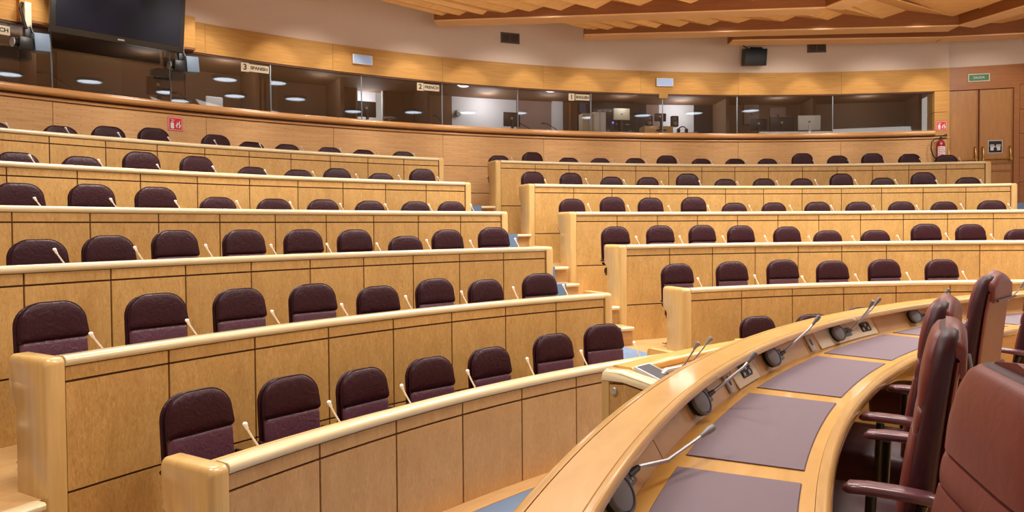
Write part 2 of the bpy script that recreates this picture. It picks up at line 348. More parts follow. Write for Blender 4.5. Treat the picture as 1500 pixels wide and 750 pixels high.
# back wall below the booths -----------------------------------------
WR = 18.72; SILL = 4.425; GT = 5.378; FT = 5.92
LO = -54.0; HI = 12.0
LEVELS = [2.2, 2.95, 3.53, 4.22]
wb = MB(); sweep(wb, boxprof(WR+.03, WR+.12, 2.2, 4.30), LO, HI, 1); struct(wb.build('wall_back', 'carcass'))
seams = [-55.9, -48.4, -41, -33.47, -26.0, -18.5, -10.97, -3.35, 4.4, 11.9]
for i in range(len(seams)-1):
    a, b = max(LO, seams[i]), seams[i+1]
    for z0, z1 in ((2.2, 2.93), (2.945, 3.535), (3.55, 4.215)):
        mb = MB(); sweep(mb, boxprof(WR, WR+.03, z0, z1), a+.012, b-.012, 1); struct(mb.build('wall_back', 'wallwood'))
mb = MB(); sweep(mb, rprof(WR-.03, WR+.1, 4.225, 4.27, .01, 2), LO, HI, 1); struct(mb.build('trim_2', 'sill'))
mb = MB(); sweep(mb, boxprof(WR-.005, WR+.1, 4.27, 4.30), LO, HI, 1); struct(mb.build('trim_3', 'carcass'))
mb = MB(); sweep(mb, rprof(WR-.12, WR+.42, 4.30, SILL, .05, 5, (1, 0, 0, 1)), LO, 10.95, 1); struct(mb.build('trim_4', 'sill'))
# fascia above the glass, rails, plaster
for i in range(len(seams)-1):
    a, b = max(LO, seams[i]), seams[i+1]
    mb = MB(); sweep(mb, boxprof(WR-.02, WR+.08, GT, FT), a+.008, b-.008, 1); struct(mb.build('wall_back', 'fascia'))
mb = MB(); sweep(mb, boxprof(WR+.08, WR+.2, GT+.01, FT-.01), LO, HI, 1); struct(mb.build('wall_back', 'carcass'))
mb = MB(); sweep(mb, boxprof(WR+.0, WR+.12, GT-.03, GT), LO, 10.95, 1); struct(mb.build('trim_5', 'carcass'))
mb = MB(); sweep(mb, boxprof(WR+.02, WR+.2, FT-.01, 9.0), LO, HI-.02, 1); struct(mb.build('wall_back', 'plaster'))
# pier at the right end of the windows
for z0, z1 in ((4.305, 4.86), (4.87, GT-.01)):
    mb = MB(); sweep(mb, boxprof(WR-.02, WR+.45, z0, z1), 10.98, 11.9, 1); struct(mb.build('wall_back', 'fascia'))
mb = MB(); sweep(mb, boxprof(WR-.015, WR+.6, 2.2, FT), 11.86, 11.99, 1); struct(mb.build('wall_back', 'fascia'))
# door wall to the right
DR = 19.0
mb = MB(); sweep(mb, boxprof(DR, DR+.15, 5.5, 5.98), 11.9, 24, 1); struct(mb.build('wall_right', 'doorwall'))
mb = MB(); sweep(mb, boxprof(DR+.03, DR+.2, 5.97, 9.0), 11.9, 24, 1); struct(mb.build('wall_right', 'plaster'))
for z0, z1 in ((2.2, 3.15), (3.16, 3.73), (3.74, 4.31), (4.32, 4.89), (4.9, 5.49)):
    mb = MB(); sweep(mb, boxprof(DR, DR+.1, z0, z1), 16.85, 24, 1); struct(mb.build('wall_right', 'doorwall'))
mb = MB(); sweep(mb, boxprof(DR+.06, DR+.2, 2.2, 5.6), 16.5, 24, 1); struct(mb.build('wall_right', 'carcass'))
struct(MB().box(-14, -9.6, -6, 9, -.1, 9).build('wall_left', 'fascia'))

# door_1: double leaf exit door ---------------------------------------
def door():
    mb = MB(); sweep(mb, boxprof(DR+.1, DR+.16, 2.2, 5.6), 11.9, 16.6, 1); struct(mb.build('wall_right', 'doorwall'))
    dm = MB(); sweep(dm, boxprof(DR-.03, DR+.12, 2.2, 5.5), 16.45, 16.8, 1); sweep(dm, boxprof(DR-.03, DR+.12, 5.42, 5.5), 12.0, 16.45, 1)
    d = struct(dm.build('door_1', 'doorwall'))
    for a, b in ((12.05, 14.2), (14.3, 16.43)):
        mb = MB(); sweep(mb, boxprof(DR+.03, DR+.08, 2.6, 5.41), a, b, .6); lf = mb.build('door_leaf', 'door', d)
        mb = MB()
        for x0, x1, z0, z1 in ((a, a+.06, 2.6, 5.41), (b-.06, b, 2.6, 5.41)): sweep(mb, boxprof(DR+.012, DR+.03, z0, z1), x0, x1, 1)
        sweep(mb, boxprof(DR+.012, DR+.03, 3.42, 3.47), a, b, 1)
        mb.build('door_moulding', 'doorwall', lf)
        hb = MB(); hb.tube([P3(DR-.09, a+.2, 3.71), P3(DR-.09, b-.2, 3.71)], .022, 8)
        for t in (a+.2, b-.2):
            hb.tube([P3(DR+.03, t, 3.71), P3(DR-.09, t, 3.71)], .03, 8)
            hb.tube([P3(DR-.02, t, 3.68), P3(DR-.06, t, 3.8), P3(DR-.04, t, 3.98), P3(DR+.02, t, 4.02)], [.03, .025, .02, .02], 8)
        hb.build('panic_bar', 'brass', lf)
door()

# booth glass: flat panes between slim uprights -----------------------
MU = [-53.9, -48.36, -42.8, -37.26, -31.55, -25.98, -20.39, -14.77, -9.17, -3.37, 3.84, 10.9]
WN = 1
for i in range(len(MU)-1):
    a, b = MU[i], MU[i+1]
    mb = MB()
    for t in (0, 1):
        pass
    p0, p1 = P3(WR+.05, a, 0), P3(WR+.05, b, 0); q0, q1 = P3(WR+.058, a, 0), P3(WR+.058, b, 0)
    up0, up1 = Vector((0, 0, SILL)), Vector((0, 0, GT-.02))
    n = mb.add([p0+up0, p1+up0, p1+up1, p0+up1]); mb.face((n, n+1, n+2, n+3))
    wdo = struct(mb.build('window_%d' % WN, 'glass', smooth=0)); WN += 1
    if i:
        fm = MB(); fm.box(-.009, .009, -.012, .012, SILL, GT-.02, frame_at(WR+.05, a, 0)); fm.build('window_mullion', 'gunmetal', wdo)
fb = MB(); fb.rbox(-.11, .11, -.03, .03, -.06, .06, .008, 2, frame_at(WR+.0, -9.17, 5.33)); struct(fb.build('trim_6', 'fascia'))

# interpreter booths behind the glass ---------------------------------
BR = 20.9
floor_ring('floor', WR+.15, BR+.3, 3.68, LO, HI, 'booth_dark', th=.1)
def ring_wall(name, a, b, mat, z0=3.7, z1=5.9, r=BR, th=.08): mb = MB(); sweep(mb, boxprof(r, r+th, z0, z1), a, b, 1); return struct(mb.build(name, mat))
def radial_wall(a, mat, r0=WR+1.15, r1=BR, z0=3.7, z1=5.6, wdeg=.12): mb = MB(); sweep(mb, boxprof(r0, r1, z0, z1), a-wdeg, a+wdeg, 1); return struct(mb.build('wall_booth', mat))
ring_wall('ceiling', LO, HI, 'booth_brown', 5.50, 5.56, WR+.14, 2.3)
ring_wall('wall_booth', LO, -29.75, 'booth_brown'); ring_wall('wall_booth', -29.75, -28.0, 'white_wall', r=BR+.6); ring_wall('wall_booth', -28.0, -23.1, 'booth_brown')
for a, b in ((-52.0, -50.6), (-46.5, -43.5), (-40.2, -36.4), (-35.6, -34.9), (-26.6, -24.6)): ring_wall('wall_booth', a, b, 'booth_tan', r=BR-.03, th=.03)
for a in (-50.4, -36.15, -35.9, -25.6, -25.2, -14.3): ring_wall('trim_7', a, a+.13, 'doorwall', r=BR-.07, th=.05)
ring_wall('wall_booth', -23.1, -18.3, 'white_wall'); ring_wall('wall_booth', -18.3, -15.6, 'booth_pink'); ring_wall('wall_booth', -15.6, -14.8, 'white_wall', r=BR-.1)
ring_wall('wall_booth', -14.8, -13.6, 'booth_tan'); ring_wall('wall_booth', -13.6, -8.2, 'booth_dark'); ring_wall('wall_booth', -8.2, -7.2, 'booth_pink')
ring_wall('wall_booth', -7.2, -4.5, 'white_wall'); ring_wall('wall_booth', -4.5, -2.5, 'booth_dark'); ring_wall('wall_booth', -2.5, 3.4, 'booth_brown'); ring_wall('wall_booth', 3.4, HI, 'booth_tan')
ring_wall('trim_8', -29.85, -29.75, 'white_wall', r=BR-.02); ring_wall('trim_8', -28.05, -27.95, 'white_wall', r=BR-.02)
for a in (-48.0, -37.0, -31.7, -25.75): radial_wall(a, 'booth_brown')
radial_wall(-2.9, 'booth_tan'); radial_wall(3.7, 'booth_brown'); radial_wall(11.2, 'booth_brown')
# point lights brightening the booths, no pendant fixtures there
def blight(a, r, p, col=(.95, .96, 1)):
    d = bpy.data.lights.new('booth_light', 'POINT'); d.energy = p; d.color = col; d.shadow_soft_size = .35
    o = bpy.data.objects.new('booth_light', d); C.objects.link(o); o.location = P3(r, a, 5.35)
for a, r, p in ((-49, 19.9, 10), (-43, 19.9, 12), (-39, 19.6, 22), (-33, 19.9, 12), (-28.9, 21.15, 26), (-21, 20.3, 42), (-16.5, 20.1, 16), (-11, 19.9, 16), (-6, 20.3, 40), (1, 19.9, 16), (7.5, 19.9, 18)): blight(a, r, p)

# the stepped timber ceiling -------------------------------------------
struct(MB().box(-14, 26, -8, 22, 7.5, 7.7).build('ceiling', 'ceil_light'))
def beam(p0, p1, z0, h, th, side=1):
    """downstand beam from p0 to p1 (plan points), its face towards the hall is p0-p1"""
    p0 = Vector((*p0, 0)); p1 = Vector((*p1, 0)); d = (p1-p0).normalized(); nrm = Vector((-d.y, d.x, 0))*side*th
    mb = MB(); vs = [p0, p1, p1+nrm, p0+nrm]
    n = mb.add([v+Vector((0, 0, z0+.03)) for v in vs]+[v+Vector((0, 0, z0+h)) for v in vs])
    for q in ((0, 1, 2, 3), (4, 5, 6, 7), (0, 1, 5, 4), (1, 2, 6, 5), (2, 3, 7, 6), (3, 0, 4, 7)): mb.face([n+i for i in q])
    b = struct(mb.build('ceiling', 'ceil_dark', smooth=0))
    mb = MB(); n = mb.add([v+Vector((0, 0, z0)) for v in vs]+[v+Vector((0, 0, z0+.03)) for v in vs])
    for q in ((0, 1, 2, 3), (4, 5, 6, 7), (0, 1, 5, 4), (1, 2, 6, 5), (2, 3, 7, 6), (3, 0, 4, 7)): mb.face([n+i for i in q])
    struct(mb.build('ceiling', 'beam_soffit', smooth=0))
ZB = 6.358
B1 = ((-1.55, 14.6), (6.11, 13.92), (6.6, 12.5)); B2 = ((1.62, 15.75), (9.53, 15.25), (10.3, 12.9)); B3 = ((5.05, 16.31), (9.77, 16.18), (12.6, 15.7))
beam(B1[0], B1[1], ZB, .62, .42); beam(B1[1], B1[2], ZB, .62, .42)
beam(B2[0], B2[1], ZB, .62, .42); beam(B2[1], B2[2], ZB, .62, .42)
beam(B3[0], B3[1], ZB, .62, .42); beam(B3[1], B3[2], ZB, .62, .42)
def folded(lows, peaks, p0, p1, shift, rise=.0, fan=.05):
    """folded maple plates meeting the beam line p0-p1; lows/peaks = (x, z) of ridges and valleys, alternating"""
    pts = []
    for i, l in enumerate(lows):
        pts.append(l)
        if i < len(peaks): pts.append(peaks[i])
    def yy(x): return p0[1]+(p1[1]-p0[1])*(x-p0[0])/(p1[0]-p0[0])
    r0 = [(x, yy(x), z) for x, z in pts]; r1 = [(x+shift[0]*(1+fan*i), yy(x)+shift[1]*(1+fan*.4*i), z+rise) for i, (x, z) in enumerate(pts)]
    for i in range(len(r0)-1):
        mb = MB(); a, b, c, d = [Vector(p) for p in (r0[i], r0[i+1], r1[i+1], r1[i])]; up = Vector((0, 0, .03))
        n = mb.add([a, b, c, d, a+up, b+up, c+up, d+up])
        for q in ((0, 1, 2, 3), (4, 5, 6, 7), (0, 1, 5, 4), (1, 2, 6, 5), (2, 3, 7, 6), (3, 0, 4, 7)): mb.face([n+k for k in q])
        struct(mb.build('ceiling', 'ceil_light', smooth=0))
folded([(-1.45, 6.49), (-1.39, 6.47), (-1.03, 6.46), (-.56, 6.46), (-.09, 6.48), (.39, 6.49), (1.01, 6.49), (1.71, 6.5), (2.57, 6.53), (3.56, 6.54), (4.75, 6.56), (6.15, 6.58)],
       [(-1.42, 6.5), (-1.28, 6.51), (-.89, 6.53), (-.46, 6.53), (.15, 6.55), (.67, 6.58), (1.31, 6.61), (2.01, 6.65), (3.0, 6.7), (4.1, 6.75), (5.3, 6.8)], B1[0], B1[1], (-3.4, -2.9), .12, .04)
folded([(1.7, 6.49), (1.83, 6.48), (2.13, 6.47), (2.63, 6.47), (3.18, 6.48), (3.69, 6.49), (4.32, 6.51), (4.93, 6.54), (5.88, 6.55), (6.82, 6.56), (7.95, 6.56), (9.41, 6.57)],
       [(1.76, 6.5), (1.95, 6.5), (2.28, 6.52), (2.8, 6.54), (3.31, 6.56), (3.9, 6.58), (4.55, 6.6), (5.21, 6.62), (6.14, 6.65), (7.14, 6.68), (8.46, 6.72)], B2[0], B2[1], (-1.05, -.8), .03, .03)
folded([(5.15, 6.5), (5.93, 6.5), (6.19, 6.49), (6.54, 6.5), (7.4, 6.52), (8.5, 6.54), (9.7, 6.56)],
       [(5.6, 6.52), (6.05, 6.52), (6.35, 6.53), (6.9, 6.56), (7.9, 6.58), (9.1, 6.6)], B3[0], B3[1], (-.9, -.6), .03, .03)
folded([(9.78, 6.56), (10.95, 6.62), (12.6, 6.64)], [(10.35, 6.66), (11.4, 6.7)], B3[1], B3[2], (-.2, -2.6), .05, .02)
# maple plates on the right between the turned beams
folded([(5.88, 6.55), (6.82, 6.56), (7.95, 6.56), (9.41, 6.57)], [(6.14, 6.65), (7.14, 6.68), (8.46, 6.72)], B2[0], B2[1], (-2.6, -2.1), .1, .0)
mb = MB(); q_ = [(9.41, 15.26, 6.57), (10.2, 12.9, 6.60), (6.3, 12.6, 6.74), (8.46, 15.32, 6.72)]
n = mb.add(q_+[(x, y, z+.03) for x, y, z in q_])
for q in ((0, 1, 2, 3), (4, 5, 6, 7), (0, 1, 5, 4), (1, 2, 6, 5), (2, 3, 7, 6), (3, 0, 4, 7)): mb.face([n+k for k in q])
struct(mb.build('ceiling', 'ceil_light', smooth=0))
# recessed round downlights over the middle of the hall
for i, (x, y, z) in enumerate([(1.28, 7.21, 6.3), (.6, 9.7, 6.3), (3.3, 6.4, 6.3), (2.9, 8.6, 6.3), (5.7, 8.9, 6.3), (8.6, 9.5, 6.3)]):
    t = empty('ceiling_downlight', (x, y, z))
    r_ = MB(); n_ = 28
    rr = [(.30, 0), (.36, 0), (.36, .08), (.30, .08)]
    r_.loft([[(a_*math.cos(2*math.pi*k/n_), a_*math.sin(2*math.pi*k/n_), z_) for k in range(n_)] for a_, z_ in rr+[rr[0]]], cap=False); r_.build('trim_ring', 'silver', t)
    MB().cyl((0, 0, .02), (0, 0, .07), .30, n=28).build('lens', 'downlight', t)
    tag(t, 'round ceiling downlight over the middle of the hall, %s from the left' % NUM[i+1], 'ceiling light', 'round downlights over the hall')
CHAIRS={'LF':[(-56.8,1.083),(-52.83,1.046),(-48.91,0.992),(-45.08,0.985),(-41.05,0.987),(-36.56,1.037),(-32.82,1.08)],
'LE':[(-58.17,1.618),(-54.42,1.613),(-50.68,1.599),(-47.05,1.592),(-43.31,1.521),(-39.65,1.559),(-36.12,1.513),(-32.38,1.553)],
'LD':[(-55.71,2.062),(-52.96,2.089),(-50.07,2.136),(-46.84,2.136),(-43.7,2.133),(-40.58,2.126),(-37.57,2.033),(-34.6,2.113),(-31.47,2.141)],
'LC':[(-54.05,2.659),(-51.21,2.679),(-48.37,2.674),(-45.26,2.569),(-42.39,2.564),(-39.47,2.569),(-36.56,2.561),(-33.61,2.564),(-31.1,2.569)],
'LB':[(-52.37,3.122),(-49.79,3.123),(-47.11,3.241),(-44.32,3.23),(-41.38,3.116),(-38.78,3.107),(-36.36,3.159),(-33.56,3.104),(-30.8,3.211)],
'LA':[(-51.57,3.687),(-48.8,3.716),(-46.75,3.776),(-44.55,3.813),(-41.35,3.786),(-39.3,3.707),(-37.24,3.707),(-34.7,3.699),(-32.39,3.689),(-29.86,3.692)],
'RA':[(-22.92,3.694),(-20.34,3.792),(-17.66,3.692),(-15.15,3.697),(-12.48,3.71),(-9.9,3.782),(-7.18,3.711),(-4.58,3.713),(-2.03,3.711),(0.53,3.834),(3.23,3.769),(5.73,3.813),(8.37,3.78),(10.87,3.737)],
'RB':[(-22.68,3.225),(-19.74,3.218),(-16.66,3.155),(-13.78,3.154),(-10.76,3.237),(-7.68,3.126),(-4.68,3.137),(-1.7,3.134),(1.23,3.232),(4.18,3.133),(7.09,3.236),(10.2,3.116)],
'RC':[(-22.29,2.64),(-19.07,2.679),(-16.13,2.67),(-12.73,2.685),(-9.52,2.575),(-6.28,2.579),(-3.04,2.588),(0.09,2.582),(3.28,2.579),(6.4,2.57),(9.52,2.582)],
'RD':[(-22.24,2.14),(-18.68,2.151),(-15.27,2.153),(-12.2,2.14),(-8.53,2.116),(-5.46,2.043),(-1.78,2.042),(1.94,2.144),(5.23,2.132),(8.64,2.039)],
'RE':[(-21.67,1.609),(-17.25,1.618),(-13.15,1.627),(-9.17,1.599),(-5.06,1.608),(-0.7,1.599)],
'RF':[(-20.26,1.024),(-15.74,1.012),(-11.62,1.074)]}
MICS={'LF':[(-57.44,0.987),(-53.64,0.984),(-49.77,0.977),(-45.75,0.982),(-41.71,0.99),(-37.76,0.978),(-33.63,0.987)],
'LE':[(-58.52,1.465),(-54.92,1.475),(-51.12,1.471),(-47.51,1.467),(-43.77,1.486),(-40.18,1.487),(-36.6,1.49),(-32.91,1.48)],
'LD':[(-56.32,2.01),(-53.29,2.009),(-50.21,2.012),(-47,1.996),(-43.95,1.992),(-40.98,1.983),(-37.8,2.014),(-34.84,1.992),(-31.63,2.008)],
'LC':[(-54.37,2.502),(-51.4,2.512),(-48.55,2.507),(-45.53,2.519),(-42.66,2.522),(-39.72,2.51),(-36.91,2.515),(-34,2.519),(-31.1,2.527)],
'LB':[(-52.63,3.063),(-49.85,3.059),(-47.22,3.041),(-44.48,3.059),(-41.68,3.044),(-38.91,3.052),(-36.24,3.043),(-33.46,3.049),(-30.78,3.042)],
'LA':[(-51.69,3.625),(-49.29,3.639),(-46.98,3.631),(-44.59,3.624),(-42.2,3.634),(-39.7,3.629),(-37.25,3.633),(-34.84,3.639),(-32.43,3.615),(-29.95,3.615)],
'RA':[(-22.88,3.595),(-20.3,3.602),(-17.74,3.621),(-15.22,3.635),(-12.52,3.633),(-10,3.649),(-7.4,3.639),(-4.69,3.64),(-2.11,3.626),(0.48,3.641),(3.07,3.633),(5.65,3.652),(8.2,3.637),(10.91,3.633)],
'RB':[(-22.95,3.048),(-19.8,3.082),(-16.85,3.073),(-13.89,3.048),(-10.9,3.064),(-7.91,3.048),(-4.84,3.066),(-1.89,3.086),(1.12,3.08),(4.05,3.072),(6.96,3.047),(9.99,3.046)],
'RC':[(-22.35,2.544),(-19.26,2.527),(-16.03,2.519),(-12.91,2.525),(-9.64,2.53),(-6.45,2.525),(-3.27,2.521),(-0.07,2.511),(3.09,2.508),(6.24,2.528),(9.48,2.518)],
'RD':[(-22.4,2.011),(-18.93,2.007),(-15.48,1.999),(-12.11,1.996),(-8.63,1.978),(-5.22,1.971),(-1.78,1.979),(1.8,2.008),(5.01,1.986)],
'RE':[(-22.3,1.476),(-17.68,1.485),(-13.82,1.453),(-9.54,1.461),(-5.51,1.471),(-1.27,1.478)],
'RF':[]}
# ================================================================== tiered desks
GEO = {  # side+row : first groove angle, panel pitch, number of panels, right end angle, open ends
 'LA': (-28.50, 2.411, 14), 'LB': (-29.24, 2.724, 12), 'LC': (-29.39, 2.902, 11), 'LD': (-30.03, 3.086, 10),
 'LE': (-60.00, 3.666, 8), 'LF': (-59.136, 3.952, 7),
 'RA': (-23.977, 2.5955, 14), 'RB': (-24.115, 2.982, 12), 'RC': (-23.755, 3.183, 11), 'RD': (-23.80, 3.4346, 10), 'RE': (-23.76, 4.159, 8), 'RF': (-23.76, 4.4, 8)}
ROWNAME = dict(F='front', E='second', D='third', C='fourth', B='fifth', A='back')
def end_post(parent, R, a, sgn, zt, zf, name='end_panel'):
    """solid birch end panel with rounded nose, undercut below the worktop; sgn -1: left end"""
    w = math.degrees(.115/R)
    a0, a1 = (a-w, a) if sgn < 0 else (a, a+w)
    # radial outline, nose at r = R-.012
    r0 = R-.022; rt = R+.44; rb = R+.36; zn = zt-.27
    out = [(r0, zf), (rb, zf), (rb, zn-.05), (rb+.02, zn-.015), (rt-.015, zn+.01), (rt, zn+.035)]
    for i in range(6): t = rad(90*i/5); out.append((rt-.045+.045*math.cos(t), zt-.045+.045*math.sin(t)))
    for i in range(6): t = rad(90+90*i/5); out.append((r0+.045+.045*math.cos(t), zt-.045+.045*math.sin(t)))
    # bevelled slab: rings in tangential direction
    def inset(p, d):
        cr = (r0+rt)/2; cz = (zf+zt)/2
        return (p[0]+(d if p[0] < cr else -d), p[1]-(d if p[1] > cz else 0))
    rings = []
    ts = [(0, .03), (.25, .012), (.6, .003), (1, 0)]
    seq = [(t*.03, d) for t, d in ts]+[(None, 0)]
    W = .115; a += sgn*math.degrees(.007/R)
    tl = [(.0, .030), (.006, .017), (.015, .006), (.03, 0), (W-.01, 0), (W, .003)]
    for t, d in tl:
        ang = (a-math.degrees(W/R)+math.degrees(t/R)) if sgn < 0 else (a+math.degrees(W/R)-math.degrees(t/R))
        rings.append([P3(*((lambda q: (q[0], ang, q[1]))(inset(p, d)))) for p in out])
    mb = MB(); mb.loft(rings); return mb.build(name, 'post', parent)
def desk(key):
    side, k = key[0], key[1]; R = Rk[k]; cb = CB[k]; zt = cb+.066; fl = FL[k]
    i = ORDER.index(k); base = FL[ORDER[i+1]] if i < 5 else 0.0
    a, da, n = GEO[key]
    edges = [a+da*j for j in range(n+1)] if (side == 'R' or k in 'EF') else [a-da*j for j in range(n+1)][::-1]
    lo, hi = edges[0], edges[-1]
    if k == 'A' and side == 'L': lo += 0
    mid = (lo+hi)/2
    t = empty('tiered_desk', P3(R, mid, base))
    T = Matrix.Translation(-t.location)
    def B(mb, name, mat, par=None, **kw):
        o = mb.build(name, mat, None, **kw); o.parent = t if par is None else par
        o.data.transform(T); return o
    mb = MB(); sweep(mb, boxprof(R+.02, R+.05, base, cb), lo, hi, 1.5); B(mb, 'backing_board', 'carcass')
    g = .008; ga = math.degrees(.0075/R)
    for j in range(n):
        p, q = edges[j]+ga, edges[j+1]-ga
        mb = MB(); sweep(mb, boxprof(R, R+.022, cb-.0975+g, cb-.004), p, q, 1.5); B(mb, 'upper_panel', 'panel_low' if k == 'F' else 'panel')
        if k == 'F':
            mb = MB(); sweep(mb, boxprof(R, R+.022, base+.002, cb-.0975-g), p, q, 1.5); B(mb, 'front_panel', 'panel_low')
        else:
            mb = MB(); sweep(mb, boxprof(R, R+.022, fl+.01+g, cb-.0975-g), p, q, 1.5); B(mb, 'front_panel', 'panel')
            mb = MB(); sweep(mb, boxprof(R, R+.022, base+.002, fl+.01-g), p, q, 1.5); B(mb, 'lower_panel', 'panel')
    mb = MB(); sweep(mb, rprof(R-.024, R+.115, cb, zt, .03, 5), lo, hi, .8); B(mb, 'cap_rail', 'rail')
    mb = MB(); sweep(mb, boxprof(R+.05, R+.43, cb-.075, cb-.045), lo, hi, 1.5); B(mb, 'worktop', 'post')
    for sg, ang, want in ((-1, lo, side == 'R' or k in 'EF'), (1, hi, True)):
        if not want: continue
        o = end_post(None, R, ang, sg, zt, base); o.parent = t; o.data.transform(T)
    blk = 'left' if side == 'L' else 'right'
    other = {'F': 'closest to the floor', 'A': 'highest, below the booths'}.get(k, 'counted up from the floor')
    lab = 'curved birch panelled desk of the %s block, %s row %s' % (blk, ROWNAME[k], other)
    tag(t, lab, 'desk'); return t
for key in GEO: desk(key)

# ================================================================== delegates' chairs
def super_outline(w, h, z0, rt, rb, n=5, wt=None):
    """front outline in x,z: rounded bottom (rb) and top corners (rt)"""
    wt = wt or w; pts = []
    for cx, cz, s, r, ww in ((-w/2, z0, 180, rb, w), (w/2, z0, 270, rb, w), (wt/2, z0+h, 0, rt, wt), (-wt/2, z0+h, 90, rt, wt)):
        ox = cx+(r if cx < 0 else -r); oz = cz+(r if cz == z0 else -r)
        for i in range(n+1):
            t = rad(s+90*i/n); pts.append((ox+r*math.cos(t), oz+r*math.sin(t)))
    return pts
def cushion(mb, outline, y0, y1, bulge=.02, curve=0.0, lean=0.0, zref=0.0):
    """pillow between y0 (back) and y1 (front), closed, with soft edge and crowned front"""
    cx = sum(p[0] for p in outline)/len(outline); cz = sum(p[1] for p in outline)/len(outline)
    rings = []
    for s, f in ((.90, 0), (.97, .08), (1.0, .3), (1.0, .6), (.975, .85), (.93, 1.0), (.8, 1.0+.45), (.55, 1+.85), (.2, 2.0)):
        y = y0+(y1-y0)*min(f, 1)+(bulge*(f-1) if f > 1 else 0)
        rings.append([((p[0]-cx)*s+cx, y-curve*((p[0]-cx)*s)**2*-1+lean*(((p[1]-cz)*s+cz)-zref), (p[1]-cz)*s+cz) for p in outline])
    return mb.loft(rings)
def make_chair():
    t = empty('conference_chair', (0, 0, 0))
    L_ = -.10; Z0 = .5
    mb = MB(); cushion(mb, super_outline(.49, .60, .495, .165, .05, 8, .475), -.25, -.285, .010, 0, L_, Z0); 
    sh = mb.build('backrest_shell', 'leather', t, smooth=60)
    mb = MB(); cushion(mb, super_outline(.455, .59, .495, .155, .045, 8, .45), -.26, -.215, .006, .35, L_, Z0); mb.build('backrest', 'leather', t, smooth=60)
    mb = MB(); cushion(mb, super_outline(.484, .272, .83, .158, .028, 8, .462), -.232, -.186, .016, .35, L_, Z0); up = mb.build('head_cushion', 'leather', t, smooth=60)
    mb = MB(); o = super_outline(.484, .274, .829, .158, .028, 8, .464)
    mb.tube([(x, -.206+.35*x*x+L_*(z-Z0), z) for x, z in o+[o[0]]], .0055, 6, cap=False); mb.build('piping', 'piping', up, smooth=60)
    mb = MB(); cushion(mb, super_outline(.455, .335, .497, .03, .04, 5, .462), -.235, -.192, .008, .35, L_, Z0); mb.build('lower_cushion', 'leather_low', t, smooth=60)
    mb = MB(); rings = []
    o = super_outline(.50, .46, -.23, .07, .06, 5)
    for s, z in ((.9, .40), (.98, .405), (1, .425), (1, .465), (.97, .488), (.9, .497), (.6, .505), (.2, .508)): rings.append([(x*s, y*s, z) for x, y in o])
    mb.loft(rings); mb.build('seat', 'leather', t, smooth=60)
    for s in (-1, 1):
        mb = MB(); mb.tube([(s*.268, -.24, .605), (s*.276, -.1, .61), (s*.276, .08, .60), (s*.268, .14, .59)], [.016, .022, .022, .014], 8); mb.build('armrest', 'leather', t, smooth=60)
        mb = MB(); mb.tube([(s*.268, -.22, .59), (s*.276, .07, .585), (s*.276, .13, .54), (s*.27, .17, .30), (s*.26, .22, .06), (s*.26, .18, .018), (s*.26, -.22, .018)], .0125, 8); mb.build('leg', 'chrome', t, smooth=60)
    mb = MB(); mb.tube([(-.26, -.22, .018), (.26, -.22, .018)], .0125, 8); mb.tube([(-.27, .1, .39), (.27, .1, .39)], .012, 8); mb.tube([(-.27, -.12, .39), (.27, -.12, .39)], .012, 8)
    mb.build('cross_bar', 'chrome', t, smooth=60)
    return t
def seat_label(key, j, n):
    blk = 'left' if key[0] == 'L' else 'right'
    where = 'nearest the centre aisle' if j == 1 else '%s from the centre aisle' % NUM[j]
    return '%s, %s block\'s %s row' % (where, blk, ROWNAME[key[1]])
proto = None
BACKS = ('backrest_shell', 'backrest', 'head_cushion', 'lower_cushion')
def base_name(o): return o.name.split('.')[0]
for key, lst in CHAIRS.items():
    k = key[1]
    for j, (a, zt) in enumerate(lst):
        if proto is None: proto = make_chair(); o = proto
        else: o = copy_tree(proto)
        place(o, Rk[k]+.85-.23, a, FL[k] + (.022 if k != 'F' else .006))
        o.rotation_euler.z += rad(random.uniform(-5, 5))
        dz = zt-FL[k]-1.108
        for ch in o.children:
            if base_name(ch) in BACKS: ch.location = (0, 0, dz)
        n_ = len(lst)-j if key[0] == 'L' else j+1
        look = 'burgundy leather chair set high' if dz > .045 else 'burgundy leather chair'
        tag(o, look+', '+seat_label(key, n_, 0), 'chair', 'burgundy chairs of the tiered rows')

# ================================================================== gooseneck microphones on the desks
def make_mic():
    t = empty('gooseneck_microphone', (0, 0, 0))
    MB().cyl((0, 0, 0), (0, 0, .02), .028, .022, 14).build('base', 'silver', t)
    pts = [(0, 0, .018), (.02, .004, .06), (.075, .02, .14), (.118, .035, .205)]
    MB().tube(pts, .0068, 8).build('stem', 'micwhite', t)
    MB().tube([pts[-1], (.124, .037, .215), (.129, .039, .224), (.143, .045, .25), (.147, .047, .257)], [.007, .011, .010, .0155, .011], 10).build('head', 'micwhite', t)
    return t
mproto = None
for key, lst in MICS.items():
    k = key[1]
    for j, (a, zt) in enumerate(lst):
        if mproto is None: mproto = make_mic(); o = mproto
        else: o = copy_tree(mproto)
        R = Rk[k]+.25
        place(o, R-.01+.03, a+math.degrees(.147/R), CB[k]-.045)
        o.scale.z = max(.75, min(1.15, (zt-(CB[k]-.045))/.257))
        n_ = len(lst)-j if key[0] == 'L' else j+1
        tag(o, 'slim silver gooseneck microphone, '+seat_label(key, n_, 0), 'microphone', 'slim microphones on the tiered desks')
